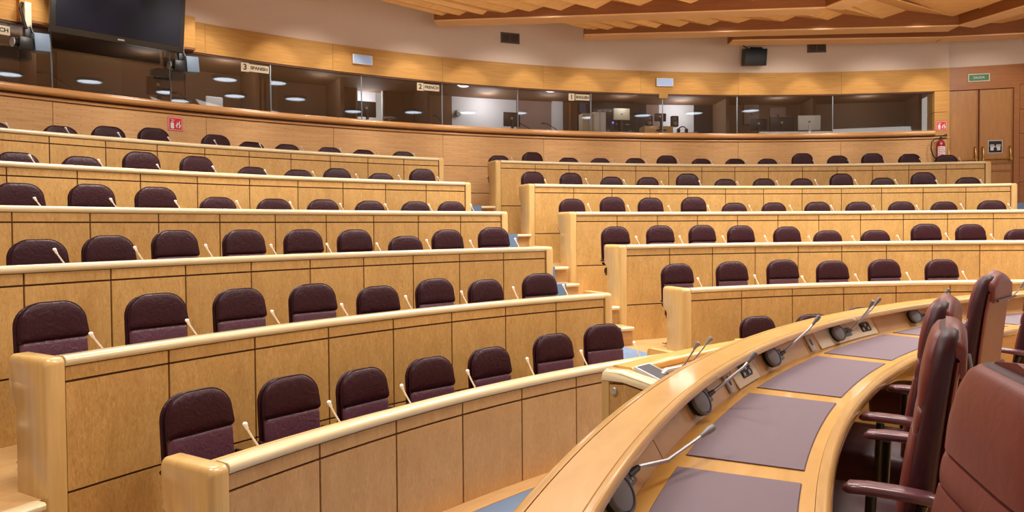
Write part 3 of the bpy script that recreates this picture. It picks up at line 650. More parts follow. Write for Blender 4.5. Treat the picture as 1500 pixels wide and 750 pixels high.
# ================================================================== the podium desk
SEP0, SEPD = -64.2, 8.12
SEPS = [SEP0+SEPD*k for k in range(-3, 8)]
DT = 1.498; LT = 1.638                       # desktop and ledge heights
def podium():
    t = empty('podium_desk', P3(6.9, -50, PODF)); T = Matrix.Translation(-t.location)
    def B(mb, name, mat, par=None, **kw):
        o = mb.build(name, mat, None, **kw); o.parent = t if par is None else par; o.data.transform(T); return o
    a0, a1 = SEPS[0], SEPS[-1]
    mb = MB(); sweep(mb, rprof(6.968, 7.070, LT-.03, LT, .002, 1), a0, a1, .7); lg = B(mb, 'ledge', 'podium')
    mb = MB(); sweep(mb, rprof(7.0715, 7.095, LT-.075, LT, .009, 3, (0, 1, 1, 0)), a0, a1, .7); B(mb, 'ledge_edge', 'podium_edge')
    mb = MB(); sweep(mb, rprof(6.946, 6.9665, LT-.032, LT, .011, 4, (1, 0, 0, 1)), a0, a1, .7); B(mb, 'ledge_edge', 'podium_edge')
    mb = MB(); sweep(mb, boxprof(7.045, 7.08, .02, LT-.07), a0, a1, .7); B(mb, 'front_apron', 'panel_low')
    mb = MB(); sweep(mb, [(6.97, 1.40), (7.046, 1.40), (7.046, LT-.03), (7.034, LT-.03), (6.972, DT-.01)], a0, a1, .7); B(mb, 'console_backing', 'carcass')
    for i in range(len(SEPS)-1):
        p, q = SEPS[i]+.03, SEPS[i+1]-.03
        mb = MB(); sweep(mb, [(6.966, DT-.006), (6.975, DT-.006), (7.040, LT-.03), (7.030, LT-.03)], p, q, .7); B(mb, 'console_panel', 'console')
        mb = MB(); sweep(mb, rprof(6.600, 6.918, DT-.003, DT+.004, .003, 1), p+.44, q-.44, .7); B(mb, 'desk_pad', 'pad')
    mb = MB(); sweep(mb, boxprof(6.566, 6.967, DT-.04, DT), a0, a1, .7); B(mb, 'desktop', 'podium')
    mb = MB(); sweep(mb, rprof(6.528, 6.5645, DT-.048, DT+.003, .02, 5, (1, 0, 0, 1)), a0, a1, .7); B(mb, 'nosing', 'podium_edge')
    mb = MB(); sweep(mb, boxprof(6.86, 6.89, PODF, DT-.04), a0, a1, .7); B(mb, 'modesty_panel', 'podium')
    tag(t, 'long curved maple podium desk with mauve leather writing pads', 'desk')
podium()
# console equipment frame: local x along the desk (increasing angle), y outward, z up the sloping face
TILT = math.atan2(7.032-6.968, LT-.03-DT)
def face_mat(a, h=.045, out=0.0):
    """origin on the console face at angle a; local +Z out of the face towards the chairs, +Y up the face, +X to the left when seen from the chair"""
    r = 6.967+h*math.sin(TILT)
    F = frame_at(r, a, DT+h*math.cos(TILT), inward=False)
    return F @ Matrix.Rotation(-TILT, 4, 'X') @ Matrix.Rotation(math.pi/2, 4, 'X') @ Matrix.Translation((0, 0, out))
def rings_disc(mb, prof, n=28, M4=None):
    R_ = [[Vector((r*math.cos(2*math.pi*k/n), r*math.sin(2*math.pi*k/n), z)) for k in range(n)] for r, z in prof]
    if M4 is not None: R_ = [[M4 @ v for v in r] for r in R_]
    return mb.loft(R_)
def speaker_mic(a, base, tips, label, keypad=False):
    Mx = face_mat(a, .055); loc = Mx.translation.copy()
    t = empty('conference_microphone', loc); T = Matrix.Translation(-loc)
    def B(mb, name, mat, par=None):
        o = mb.build(name, mat, None, smooth=40); o.parent = t if par is None else par; o.data.transform(T); return o
    D = Mx @ Matrix.Rotation(rad(-14), 4, 'Y')
    mb = MB(); rings_disc(mb, [(.028, .0), (.036, .006), (.046, .014), (.048, .030), (.044, .036)], M4=D); B(mb, 'speaker_housing', 'black')
    mb = MB(); rings_disc(mb, [(.047, .028), (.0495, .033), (.047, .042), (.042, .043), (.040, .036)], M4=D); B(mb, 'bezel', 'gunmetal')
    mb = MB(); rings_disc(mb, [(.041, .034), (.039, .040), (.027, .043), (.008, .044)], M4=D); B(mb, 'speaker_grille', 'grey')
    Mb = face_mat(base, .05)
    mb = MB(); mb.rbox(-.040, .045, -.026, .026, 0, .008, .004, 2, Mb); pl = B(mb, 'mount_plate', 'gunmetal')
    mb = MB()
    for i in range(3):
        for j in range(2): mb.cyl(Mb @ Vector((-.03+.018*i, -.010+.02*j, .007)), Mb @ Vector((-.03+.018*i, -.010+.02*j, .0115)), .0042, n=8)
    B(mb, 'screw', 'silver', pl)
    for q, (ta, tr, tz) in enumerate(tips):
        b0 = Mb @ Vector((.02-.02*q, 0, .006)); b1 = Mb @ Vector((.03-.02*q, .004, .03)); tip = P3(tr, ta, tz)
        m1 = b1.lerp(tip, .35)+Vector((0, 0, .012-.035*(1 if tz < 1.6 else .5))); m2 = b1.lerp(tip, .7)+Vector((0, 0, -.012)); e = b1.lerp(tip, .80)
        e = e+Vector((0, 0, -.008)); d = (tip-e).normalized(); L = (tip-e).length
        mb = MB(); mb.tube([b0, b1], [.011, .008], 10); B(mb, 'swivel', 'gunmetal')
        mb = MB(); mb.tube([b1, m1, m2, e], [.0066, .0058, .0052, .0050], 8); B(mb, 'gooseneck', 'silver')
        hl = min(.075, L)
        mb = MB(); s0 = tip-d*hl; mb.tube([s0-d*.004, s0, s0+d*hl*.35, s0+d*hl*.45, s0+d*hl*.6, s0+d*hl*.95, tip], [.004, .006, .007, .009, .0105, .010, .005], 12); B(mb, 'head', 'grey')
    tag(t, label, 'microphone', 'speaker microphones of the podium')
speaker_mic(-68.0, -66.7, [(-63.3, 6.85, 1.575)], 'podium microphone bent low over the nearest leather pad')
speaker_mic(-60.4, -59.2, [(-57.9, 6.85, 1.69)], 'podium speaker microphone second from the camera, left of a socket plate')
speaker_mic(-52.3, -51.1, [(-49.8, 6.85, 1.724)], 'podium speaker microphone third from the camera, rising before the front row')
speaker_mic(-44.6, -43.2, [(-43.1, 6.85, 1.734), (-42.25, 6.85, 1.742)], 'podium speaker unit carrying two gooseneck microphones side by side')
speaker_mic(-35.8, -34.9, [(-34.2, 6.85, 1.736)], 'podium speaker microphone just behind the tall chairs, fifth from the camera')
speaker_mic(-27.6, -26.7, [(-26.0, 6.85, 1.736)], 'podium speaker microphone farthest right, mostly hidden by the tall chairs')
def socket_plate(a, label):
    Mx = face_mat(a, .052); t = empty('socket_plate', Mx.translation.copy()); T = Matrix.Translation(-t.location)
    mb = MB(); mb.rbox(-.030, .030, -.046, .046, 0, .012, .005, 2, Mx); o = mb.build('plate', 'lightgrey'); o.parent = t; o.data.transform(T)
    mb = MB(); rings_disc(mb, [(.012, .011), (.0125, .0135), (.006, .0138)], 16, Mx @ Matrix.Diagonal((1, 1.6, 1, 1))); o = mb.build('socket', 'black'); o.parent = t; o.data.transform(T)
    tag(t, label, 'socket', 'socket plates on the podium console')
socket_plate(-56.9, 'light grey socket plate with dark oval hole, left of the nearer connector panel')
socket_plate(-47.5, 'light grey socket plate left of the double microphone unit')
socket_plate(-30.9, 'light grey socket plate between the far tall chairs')
def connector_panel(a, a_lo, a_hi, label):
    t = empty('connector_panel', face_mat(a, .05).translation.copy()); T = Matrix.Translation(-t.location)
    mb = MB(); e = .004
    sweep(mb, [(6.967-e, DT+.004), (6.969, DT+.004), (7.024, LT-.045), (7.024-e, LT-.045)], a_lo, a_hi, .5); o = mb.build('plate', 'cream'); o.parent = t; o.data.transform(T)
    Mx = face_mat(a, .055, .004); mb = MB(); mb.rbox(-.062, .062, -.028, .028, 0, .004, .003, 1, Mx); o2 = mb.build('connector_bay', 'black'); o2.parent = t; o2.data.transform(T)
    for i in range(5):
        for j in range(2):
            mb = MB(); mb.rbox(-.052+.022*i, -.036+.022*i, -.02+.021*j, -.003+.021*j, .003, .010, .002, 1, Mx); o3 = mb.build('connector', 'tvbezel' if (i+j) % 3 else 'silver', smooth=40); o3.parent = o2; o3.data.transform(T)
    tag(t, label, 'panel', 'connector panels on the podium console')
connector_panel(-54.9, -56.2, -53.9, 'black connector panel in a pale plate behind the second microphone stem')
connector_panel(-41.1, -46.6, -40.1, 'black connector panel in a long pale plate beside the double microphone')
# ------------------------------------------------------------------ the clerks' desk in front of the podium
def clerk_desk():
    t = empty('clerk_desk', P3(8.0, -40, .5)); T = Matrix.Translation(-t.location)
    def B(mb, name, mat, par=None, **kw):
        o = mb.build(name, mat, None, **kw); o.parent = t if par is None else par; o.data.transform(T); return o
    a0, a1 = -47.65, -5
    mb = MB(); sweep(mb, rprof(8.135, 8.30, 1.195, 1.252, .024, 4), a0+.9, a1, .8); B(mb, 'top_rail', 'podium')
    mb = MB(); sweep(mb, boxprof(8.24, 8.27, .0, 1.2), a0+.1, a1, .8); B(mb, 'front_panel', 'panel')
    mb = MB(); sweep(mb, [(7.42, 1.06), (8.15, 1.175), (8.15, 1.2), (7.42, 1.085)], a0+.2, a1, .8); B(mb, 'console_top', 'console')
    mb = MB(); sweep(mb, [(7.45, .5), (8.25, .5), (8.25, 1.15), (8.12, 1.165), (7.45, 1.06)], a0, a0+.35, .8); B(mb, 'end_panel', 'panel')
    # padded end rail: rounded bar following the end profile
    pr = [(8.27, .5), (8.27, 1.20), (8.15, 1.20), (7.45, 1.085)]
    w0, w1 = a0-.06, a0+.80
    out = [(8.30, 1.17), (8.295, 1.225), (8.27, 1.247), (8.14, 1.247), (7.46, 1.128), (7.46, 1.07), (8.13, 1.175)]
    rings = []
    for f, s in ((0, .012), (.12, .004), (.3, 0), (.75, 0), (.9, .004), (1, .012)):
        rings.append([P3(r-(s if i in (0, 1, 2) else 0), w0+(w1-w0)*f, z-(s if i in (1, 2, 3, 4) else -s*.5)) for i, (r, z) in enumerate(out)])
    mb = MB(); mb.loft(rings); B(mb, 'end_rail', 'rail', smooth=60)
    mb = MB(); sweep(mb, rprof(8.235, 8.29, .0, 1.19, .012, 3), a0-.03, a0+.4, .4); B(mb, 'corner_post', 'post')
    tag(t, 'lower curved maple desk between the podium and the front row', 'desk')
    F = Matrix.Translation(P3(8.195, a0-.03, 1.118)) @ Matrix.Rotation(-rad(a0), 4, 'Z') @ Matrix.Rotation(-math.pi/2, 4, 'Y')
    b = empty('push_button', F.translation.copy()); Tb = Matrix.Translation(-b.location)
    mb = MB(); rings_disc(mb, [(.022, -.002), (.024, .004), (.021, .009), (.017, .009)], 20, F); o = mb.build('ring', 'silver'); o.parent = b; o.data.transform(Tb)
    mb = MB(); rings_disc(mb, [(.0165, .004), (.015, .0075), (.006, .0085)], 20, F); o = mb.build('button', 'bluegrey'); o.parent = b; o.data.transform(Tb)
    tag(b, 'round metal push button on the end of the lower desk', 'button')
clerk_desk()
def tablet():
    F = frame_at(8.005, -46.35, 1.232, inward=False) @ Matrix.Rotation(rad(17), 4, 'X')
    t = empty('touch_screen', F.translation.copy()); T = Matrix.Translation(-t.location)
    mb = MB(); mb.rbox(-.085, .085, -.115, .115, -.035, .0, .006, 2, F); o = mb.build('housing', 'lightgrey'); o.parent = t; o.data.transform(T)
    mb = MB(); mb.rbox(-.082, .082, -.112, .112, -.001, .003, .001, 1, F); o = mb.build('bezel', 'white'); o.parent = t; o.data.transform(T)
    mb = MB(); mb.rbox(-.073, .073, -.102, .102, .002, .0042, .001, 1, F); o = mb.build('screen', 'screen'); o.parent = t; o.data.transform(T)
    tag(t, 'dark touch screen in a pale frame on the lower desk', 'screen')
tablet()
def clerk_mics():
    b = P3(7.98, -45.35, 1.195); t = empty('double_gooseneck_microphone', b); T = Matrix.Translation(-b)
    F = frame_at(7.98, -45.1, 1.185, inward=False) @ Matrix.Rotation(rad(9), 4, 'X')
    def B(mb, name, mat): o = mb.build(name, mat, None, smooth=45); o.parent = t; o.data.transform(T); return o
    mb = MB(); mb.rbox(-.15, .14, -.035, .035, 0, .03, .012, 3, F); B(mb, 'housing', 'gunmetal')
    mb = MB(); mb.tube([F @ Vector((-.14, 0, .03)), F @ Vector((-.11, 0, .055)), F @ Vector((.0, 0, .05)), F @ Vector((.11, 0, .045))], [.02, .016, .014, .016], 10); B(mb, 'arm', 'silver')
    for (x, ta, tr, tz) in ((.06, -44.1, 7.88, 1.40), (.12, -42.95, 7.88, 1.412)):
        p = F @ Vector((x, 0, .04)); tip = P3(tr, ta, tz); d = (tip-p)
        mb = MB(); mb.tube([p, p+d*.3+Vector((0, 0, -.015)), p+d*.65+Vector((0, 0, -.008)), p+d*.85], [.007, .0055, .005, .005], 8); B(mb, 'gooseneck', 'gunmetal')
        dd = d.normalized(); mb = MB(); mb.tube([tip-dd*.06, tip-dd*.05, tip-dd*.03, tip-dd*.025, tip-dd*.004, tip], [.006, .010, .011, .016, .016, .008], 12); B(mb, 'head', 'grey')
    tag(t, 'metal unit with two gooseneck microphones beside the touch screen', 'microphone')
clerk_mics()

# ================================================================== podium armchairs
def sring(yc, z, w, th, n=24, ex=.55, tilt=0.0):
    r = []
    for i in range(n):
        c, s = math.cos(2*math.pi*i/n), math.sin(2*math.pi*i/n)
        x = w/2*math.copysign(abs(c)**ex, c); y = th/2*math.copysign(abs(s)**ex, s)
        r.append((x, yc+y, z+tilt*y))
    return r
BK = [(.40, .0, .30, .05), (.41, .0, .40, .075), (.45, -.004, .45, .085), (.55, -.015, .48, .09), (.70, -.032, .485, .085), (.85, -.052, .48, .075), (.95, -.066, .455, .072), (1.02, -.078, .415, .07), (1.06, -.084, .37, .062), (1.075, -.087, .31, .05), (1.082, -.088, .25, .03)]
def bk(z):
    for i in range(len(BK)-1):
        if BK[i][0] <= z <= BK[i+1][0]:
            f = (z-BK[i][0])/(BK[i+1][0]-BK[i][0]); return [BK[i][j]+(BK[i+1][j]-BK[i][j])*f for j in range(4)]
    return BK[-1]
def front_pad(z0, z1, wf=.86, push=.012, n=9):
    mb = MB(); rings = []
    for i in range(n):
        f = i/(n-1); z = z0+(z1-z0)*f; b = bk(z); e = math.sin(math.pi*min(max(f, .04), .96))**.35
        y = b[1]+b[3]/2
        rings.append(sring(y-.012, z, b[2]*wf*(.94+.06*e), .03+2*push*e, 20, .6))
    return mb.loft(rings)
def make_exec():
    t = empty('podium_armchair', (0, 0, 0))
    mb = MB(); mb.loft([sring(y, z, w, th) for z, y, w, th in BK]); mb.build('backrest', 'exec_shaded', t, smooth=70)
    mb = MB()       # back shell panel, lit tan put into its colour
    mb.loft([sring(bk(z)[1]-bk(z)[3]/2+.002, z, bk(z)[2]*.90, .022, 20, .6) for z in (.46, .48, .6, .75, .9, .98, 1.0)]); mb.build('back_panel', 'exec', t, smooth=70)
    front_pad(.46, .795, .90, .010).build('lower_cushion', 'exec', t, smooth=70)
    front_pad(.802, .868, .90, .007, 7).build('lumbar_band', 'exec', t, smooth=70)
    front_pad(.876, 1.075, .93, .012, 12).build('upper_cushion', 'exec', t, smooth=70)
    # head cushion rolled over the top
    path = []
    for i in range(13):
        th = rad(84+104*i/12); path.append((-.084+.046*math.cos(th), 1.046+.048*math.sin(th)))
    path = path+[(path[-1][0]+.002, .955)]
    mb = MB(); rings = []
    for s, q in ((-1, .80), (-.97, .93), (-.9, 1.0), (-.5, 1.03), (0, 1.04), (.5, 1.03), (.9, 1.0), (.97, .93), (1, .80)):
        hw = .185; cy, cz = -.09, 1.0
        outer = [(cy+(y-cy)*q*1.0, cz+(z-cz)*(.55+.45*q)*1.06-.012*(1-q)-1.5*(s*hw)**2*max(0, (z-.955)/.14)) for y, z in path]
        inner = [(cy+(y-cy)*.55, cz+(z-cz)*.7-1.5*(s*hw)**2*max(0, (z-.955)/.14)) for y, z in path[::-1]]
        rings.append([(s*hw, y, z) for y, z in outer+inner])
    mb.loft(rings); hd = mb.build('head_cushion', 'exec', t, smooth=70)
    mb = MB(); mb.tube([(x, -.140, .965) for x in (-.18, -.1, 0, .1, .18)], .005, 6); mb.build('piping', 'piping', hd)
    # seat
    mb = MB(); rings = []
    o = super_outline(.50, .46, -.03, .09, .05, 5)
    for s, z in ((.86, .40), (.95, .405), (1, .425), (1.01, .48), (.97, .515), (.88, .528), (.5, .538), (.1, .540)): rings.append([(x*s, .2+(y-.2)*s, z) for x, y in o])
    mb.loft(rings); mb.build('seat', 'exec_shaded', t, smooth=70)
    for s in (-1, 1):
        mb = MB(); pts = [(-.075, .680), (-.05, .684), (.03, .687), (.10, .686), (.145, .682), (.160, .677)]; wd = [.03, .066, .072, .070, .060, .026]
        mb.loft([[(s*.285+wd[i]/2*math.copysign(abs(math.cos(q))**.6, math.cos(q)), y, z+(.014 if 0 < i < 5 else .006)*math.copysign(abs(math.sin(q))**.6, math.sin(q))) for q in [2*math.pi*k/14 for k in range(14)]] for i, (y, z) in enumerate(pts)])
        ar = mb.build('armrest', 'armpad', t, smooth=70)
        mb = MB()
        for y0, y1, z0 in ((.09, .10, .42), (-.03, .03, .42)):
            mb.tube([(s*.285, y0, .665), (s*.29, (y0+y1)/2, .55), (s*.27, y1, z0), (s*.2, y1, .385)], [.014, .013, .013, .013], 8)
        mb.build('arm_support', 'black', t, smooth=60)
    mb = MB(); mb.cyl((0, .18, .10), (0, .18, .37), .028, .022, 14); mb.build('gas_column', 'chrome', t)
    for i in range(5):
        th = rad(18+72*i); c, s = math.cos(th), math.sin(th)
        mb = MB(); mb.tube([(0, .18, .105), (.14*c, .18+.14*s, .095), (.27*c, .18+.27*s, .07)], [.026, .02, .014], 8); lg = mb.build('leg', 'chrome', t)
        mb = MB(); mb.cyl((.27*c-.02*s, .18+.27*s+.02*c, .027), (.27*c+.02*s, .18+.27*s-.02*c, .027), .027, n=14); mb.build('castor', 'black', lg)
    return t
ex = None
for i, (a, r, rot, dz, lab) in enumerate([
    (-67.6, 6.29, 8, .03, 'oxblood leather podium armchair nearest the camera, seen from its front'),
    (-60.4, 6.335, -2, .0, 'oxblood podium armchair seen side on, second from the camera'),
    (-53.2, 6.37, 0, .0, 'podium armchair mostly hidden behind the side-on one, third from the camera'),
    (-43.9, 6.345, 0, .04, 'tall oxblood podium armchair with its headrest flap showing, fourth from the camera'),
    (-35.6, 6.33, 0, .0, 'podium armchair at the right picture edge, only its arm and seat showing'),
]):
    if ex is None: ex = make_exec(); o = ex
    else: o = copy_tree(ex)
    place(o, r, a, PODF, inward=False); o.rotation_euler.z += rad(rot)
    tag(o, lab, 'chair', 'armchairs behind the podium desk')
    if dz:
        for ch in o.children:
            if base_name(ch) in ('backrest', 'back_panel', 'lower_cushion', 'lumbar_band', 'upper_cushion', 'head_cushion'): ch.location.z += dz
# ================================================================== things on the back wall
def wall_frame(a, z, r=WR-.02):
    """local +X to the right when facing the wall, +Y into the wall, +Z up"""
    return frame_at(r, a, z, inward=False)
def at_wall(name, a, z, r=WR-.02):
    t = empty(name, (0, 0, 0)); t.location = P3(r, a, z); t.rotation_euler = (0, 0, -rad(a)); return t
# hanging screen
def tv():
    p0 = Vector((-7.02, 10.93, 0)); p1 = Vector((-5.64, 12.36, 0)); c = (p0+p1)/2; ang = math.atan2(p1.y-p0.y, p1.x-p0.x)
    t = empty('television', (c.x, c.y, 5.20)); t.rotation_euler = (rad(8), 0, ang); W = (p1-p0).length; Hh = W*.60
    # local x along the screen, -y towards the room
    mb = MB(); mb.rbox(-W/2, W/2, -.02, .07, 0, Hh, .012, 2); mb.build('housing', 'tvbezel', t)
    mb = MB(); mb.rbox(-W/2+.075, W/2-.075, -.024, -.018, .10, Hh-.075, .002, 1); mb.build('screen', 'screen', t)
    mb = MB(); mb.rbox(-.05, .05, -.0235, -.02, .035, .06, .002, 1); mb.build('badge', 'silver', t)
    mb = MB(); mb.box(-.04, .04, .06, .10, .3, Hh+.9); mb.box(-.25, .25, .06, .1, .3, .8); mb.build('bracket', 'black', t)
    tag(t, 'large dark flat television hanging below the ceiling at upper left', 'television')
tv()
def remote_cam(ab, a, z, label, blocklabel):
    b = at_wall('mounting_block', ab, 5.34); w = .44
    mb = MB(); mb.rbox(-w/2, w/2, -.16, .01, .06, .62, .006, 1); mb.build('block', 'fascia', b)
    mb = MB(); mb.box(-w/2+.004, w/2-.004, -.158, .008, .03, .06); mb.build('underside', 'ceil_dark', b)
    tag(b, blocklabel, 'mounting block', 'timber blocks carrying the cameras')
    t = at_wall('remote_camera', a, z, WR-.18)
    mb = MB(); mb.rbox(.0, .09, -.09, -.01, .22, .62, .01, 2); mb.build('wall_arm', 'cream', t)
    mb = MB(); mb.rbox(-.02, .09, -.13, -.03, .02, .24, .012, 2); mb.build('pan_head', 'black', t)
    mb = MB(); mb.tube([(-.02, -.05, .60), (-.06, -.09, .5), (-.03, -.1, .35), (.0, -.14, .2)], .022, 8); mb.build('cable', 'black', t)
    mb = MB(); mb.tube([(.05, -.14, .26), (.085, -.17, .14), (.06, -.17, .02), (-.02, -.15, -.02)], .007, 6); mb.build('cable', 'bluegrey', t)
    mb = MB(); mb.rbox(-.14, .05, -.30, -.10, -.14, .04, .02, 2); cb_ = mb.build('camera_body', 'black', t)
    mb = MB(); mb.cyl((-.13, -.2, -.05), (-.2, -.22, -.055), .062, .068, 16); mb.build('lens', 'black', cb_)
    mb = MB(); mb.cyl((-.2, -.22, -.055), (-.212, -.222, -.055), .072, .072, 16); mb.build('lens_ring', 'silver', cb_)
    mb = MB(); mb.rbox(.06, .27, -.30, -.08, -.15, .12, .012, 2, Matrix.Rotation(rad(-4), 4, 'Y')); mb.build('control_box', 'bluegrey', t)
    tag(t, label, 'camera', 'remote cameras below the television')
remote_cam(-49.15, -49.7, 5.03, 'remote video camera left of the television', 'timber block holding the camera left of the television')
remote_cam(-42.35, -42.65, 5.05, 'remote video camera at the right corner of the television', 'timber block holding the camera right of the television')
# emergency lamps
for a, z, lab in ((-31.57, 5.66, 'left emergency light box on the wooden fascia, lit blue white'), (-9.11, 5.65, 'emergency light box on the fascia near the middle, lit blue white')):
    t = at_wall('emergency_light', a, z, WR-.03)
    mb = MB(); mb.rbox(-.215, .215, -.05, 0, -.10, .10, .012, 2); mb.build('housing', 'lamphousing', t)
    mb = MB(); mb.rbox(-.19, .19, -.056, -.048, -.078, .078, .004, 1); mb.build('diffuser', 'lampface', t)
    tag(t, lab, 'emergency light', 'emergency lights on the fascia')
# wall speaker
t = at_wall('wall_speaker', -2.38, 6.30, WR)
mb = MB(); mb.rbox(-.27, .27, -.36, -.12, -.21, .19, .01, 2, Matrix.Rotation(rad(10), 4, 'X')); mb.build('cabinet', 'black', t)
mb = MB(); mb.tube([(0, 0, .22), (-.02, -.1, .22), (-.02, -.22, .16)], .02, 8); mb.rbox(-.1, .2, -.26, -.16, .14, .19, .01, 1); mb.build('bracket', 'black', t)
mb = MB(); mb.tube([(-.12, -.15, .18), (-.2, -.12, .24), (-.24, -.05, .3)], .012, 6); mb.build('cable', 'black', t)
tag(t, 'black box loudspeaker mounted on the plaster wall below the beams', 'loudspeaker')
for a, z, lab in ((-20.97, 6.50, 'brown ventilation grille on the plaster, left of the two'), (2.61, 6.53, 'brown ventilation grille on the plaster right of the loudspeaker')):
    t = at_wall('ventilation_grille', a, z, WR+.02)
    mb = MB(); 
    for x0, x1, z0, z1 in ((-.23, -.2, -.12, .12), (.2, .23, -.12, .12), (-.23, .23, -.12, -.09), (-.23, .23, .09, .12), (-.01, .01, -.1, .1)): mb.box(x0, x1, -.02, 0, z0, z1)
    mb.build('frame', 'vent', t)
    MB().box(-.2, .2, -.006, .0, -.09, .09).build('backing', 'ventdark', t)
    mb = MB()
    for i in range(9): mb.box(-.2, .2, -.016, -.008, -.082+.02*i, -.075+.02*i)
    mb.build('louvres', 'vent', t)
    tag(t, lab, 'vent', 'ventilation grilles on the plaster')
# red fire signs
def fire_sign(a, z, s, label, r=WR-.025):
    t = at_wall('fire_sign', a, z, r); w, h = .155*s, .15*s
    mb = MB(); mb.rbox(-w, w, -.008, 0, -h, h, .003, 1); mb.build('plate', 'redsign', t)
    mb = MB()
    for x0, x1, z0, z1 in ((-w+.012, w-.012, h-.02, h-.012), (-w+.012, w-.012, -h+.012, -h+.02), (-w+.012, -w+.02, -h+.012, h-.012), (w-.02, w-.012, -h+.012, h-.012)): mb.box(x0, x1, -.0095, -.007, z0, z1)
    mb.build('border', 'white', t)
    mb = MB(); mb.rbox(-.10*s, -.03*s, -.011, -.007, -.10*s, .03*s, .012*s, 2); mb.rbox(-.085*s, -.045*s, -.011, -.007, .035*s, .06*s, .006, 1); mb.tube([(-.045*s, -.009, .05*s), (-.02*s, -.009, .08*s), (-.09*s, -.009, .09*s)], .008*s, 6); mb.build('extinguisher_symbol', 'white', t)
    mb = MB(); mb.tube([(.03*s, -.009, -.09*s), (.02*s, -.009, -.04*s), (.045*s, -.009, .0), (.035*s, -.009, .04*s)], [.012*s, .02*s, .016*s, .004], 8); mb.tube([(.075*s, -.009, -.09*s), (.095*s, -.009, -.03*s), (.07*s, -.009, .02*s), (.095*s, -.009, .075*s)], [.014*s, .02*s, .014*s, .003], 8); mb.build('flame_symbol', 'white', t)
    tag(t, label, 'sign', 'red fire extinguisher signs')
fire_sign(-42.64, 4.045, .82, 'red and white fire extinguisher sign on the left wooden wall', WR)
fire_sign(11.45, 4.53, .78, 'red and white fire extinguisher sign above the extinguisher', WR-.02)
# fire extinguisher
t = at_wall('fire_extinguisher', 11.3, 3.62, WR-.12)
mb = MB(); n_ = 20
mb.loft([[(r_*math.cos(2*math.pi*k/n_), r_*math.sin(2*math.pi*k/n_), z_) for k in range(n_)] for r_, z_ in ((.07, 0), (.095, .015), (.1, .06), (.1, .42), (.085, .50), (.05, .545), (.03, .56), (.03, .58))]); mb.build('cylinder', 'darkred', t, smooth=50)
mb = MB(); mb.loft([[(.1015*math.cos(rad(q)), .1015*math.sin(rad(q)), z_) for q in range(215, 326, 10)] for z_ in (.12, .40)], cap=False, closed=False); lb = mb.build('label', 'white', t)
mb = MB()
for i in range(6):
    mb.loft([[(.103*math.cos(rad(q)), .103*math.sin(rad(q)), .15+.042*i+dz_) for q in range(225, 316-(i % 3)*12, 10)] for dz_ in (0, .014)], cap=False, closed=False)
mb.build('label_stripe', 'redsign', lb)
mb = MB(); mb.cyl((0, 0, .575), (0, 0, .62), .026, n=12); mb.tube([(-.02, 0, .62), (.05, 0, .66), (.13, -.02, .70)], [.014, .012, .01], 8); mb.tube([(.0, 0, .61), (.07, 0, .615), (.12, -.01, .62)], .010, 8); mb.build('valve', 'black', t)
mb = MB(); mb.tube([(-.02, 0, .60), (-.12, 0, .60), (-.2, -.01, .52), (-.22, -.02, .36), (-.18, -.03, .2), (-.12, -.04, .1)], .014, 8); mb.build('hose', 'black', t, smooth=60)
mb = MB(); mb.box(-.03, .03, .095, .12, .35, .5); mb.build('bracket', 'black', t)
tag(t, 'dark red fire extinguisher hanging on the wall beside the exit door', 'fire extinguisher')
# exit sign and door push sign
t = at_wall('exit_sign', 14.2, 5.70, DR)
mb = MB(); mb.rbox(-.235, .235, -.03, 0, -.095, .095, .006, 1); mb.build('frame', 'cream', t)
mb = MB(); mb.rbox(-.215, .215, -.033, -.029, -.075, .075, .002, 1); mb.build('panel', 'green', t)
text_part('SALIDA', .075, 'white', t, (0, -.034, 0))
tag(t, 'small green exit sign above the double door', 'sign')
t = at_wall('door_sign', 15.33, 4.02, DR+.028)
mb = MB(); mb.rbox(-.155, .155, -.008, 0, -.155, .155, .003, 1); mb.build('plate', 'white', t)
mb = MB(); mb.rbox(-.14, .14, -.0095, -.007, -.14, .14, .002, 1); mb.build('panel', 'black', t)
mb = MB()
for s in (-1, 1):
    mb.rbox(s*.07-.035, s*.07+.035, -.0115, -.009, -.09, .0, .01, 2)
    for q in range(4): mb.tube([(s*(.03+.024*q), -.0105, .0), (s*(.028+.027*q), -.0105, .052+.008*(q in (1, 2)))], .010, 6)
    mb.tube([(s*.04, -.0105, -.03), (s*.008, -.0105, .01)], .010, 6)
mb.build('hands_symbol', 'white', t)
tag(t, 'black square sign with two white hands on the right door leaf', 'sign')
# language signs on the glass
def lang(a_num, a_txt, num, txt, z, w, label):
    t = at_wall('language_sign', (a_num+a_txt)/2 if num else a_txt, z, WR+.03)
    off = (rad(a_txt-a_num))*WR if num else 0
    if num:
        mb = MB(); mb.rbox(-off/2-.075, -off/2+.075, -.008, 0, -.085, .085, .002, 1); mb.build('number_plate', 'signgrey', t)
        text_part(num, .15, 'ink', t, (-off/2, -.009, 0), bold=.004)
    mb = MB(); mb.rbox(off/2-w, off/2+w, -.008, 0, -.07, .07, .002, 1); mb.build('name_plate', 'signgrey', t)
    text_part(txt, .085, 'ink', t, (off/2, -.009, 0), bold=.003)
    tag(t, label, 'sign', 'language signs on the booth windows')
lang(-38.76, -37.95, '3', 'SPANISH', 5.235, .19, 'glass sign reading 3 SPANISH')
lang(-27.55, -26.75, '2', 'FRENCH', 5.235, .18, 'glass sign reading 2 FRENCH')
lang(-16.3, -15.45, '1', 'ENGLISH', 5.235, .18, 'glass sign reading 1 ENGLISH')
lang(0, -50.55, '', 'CZECH', 5.225, .16, 'language sign cut off by the left picture edge')
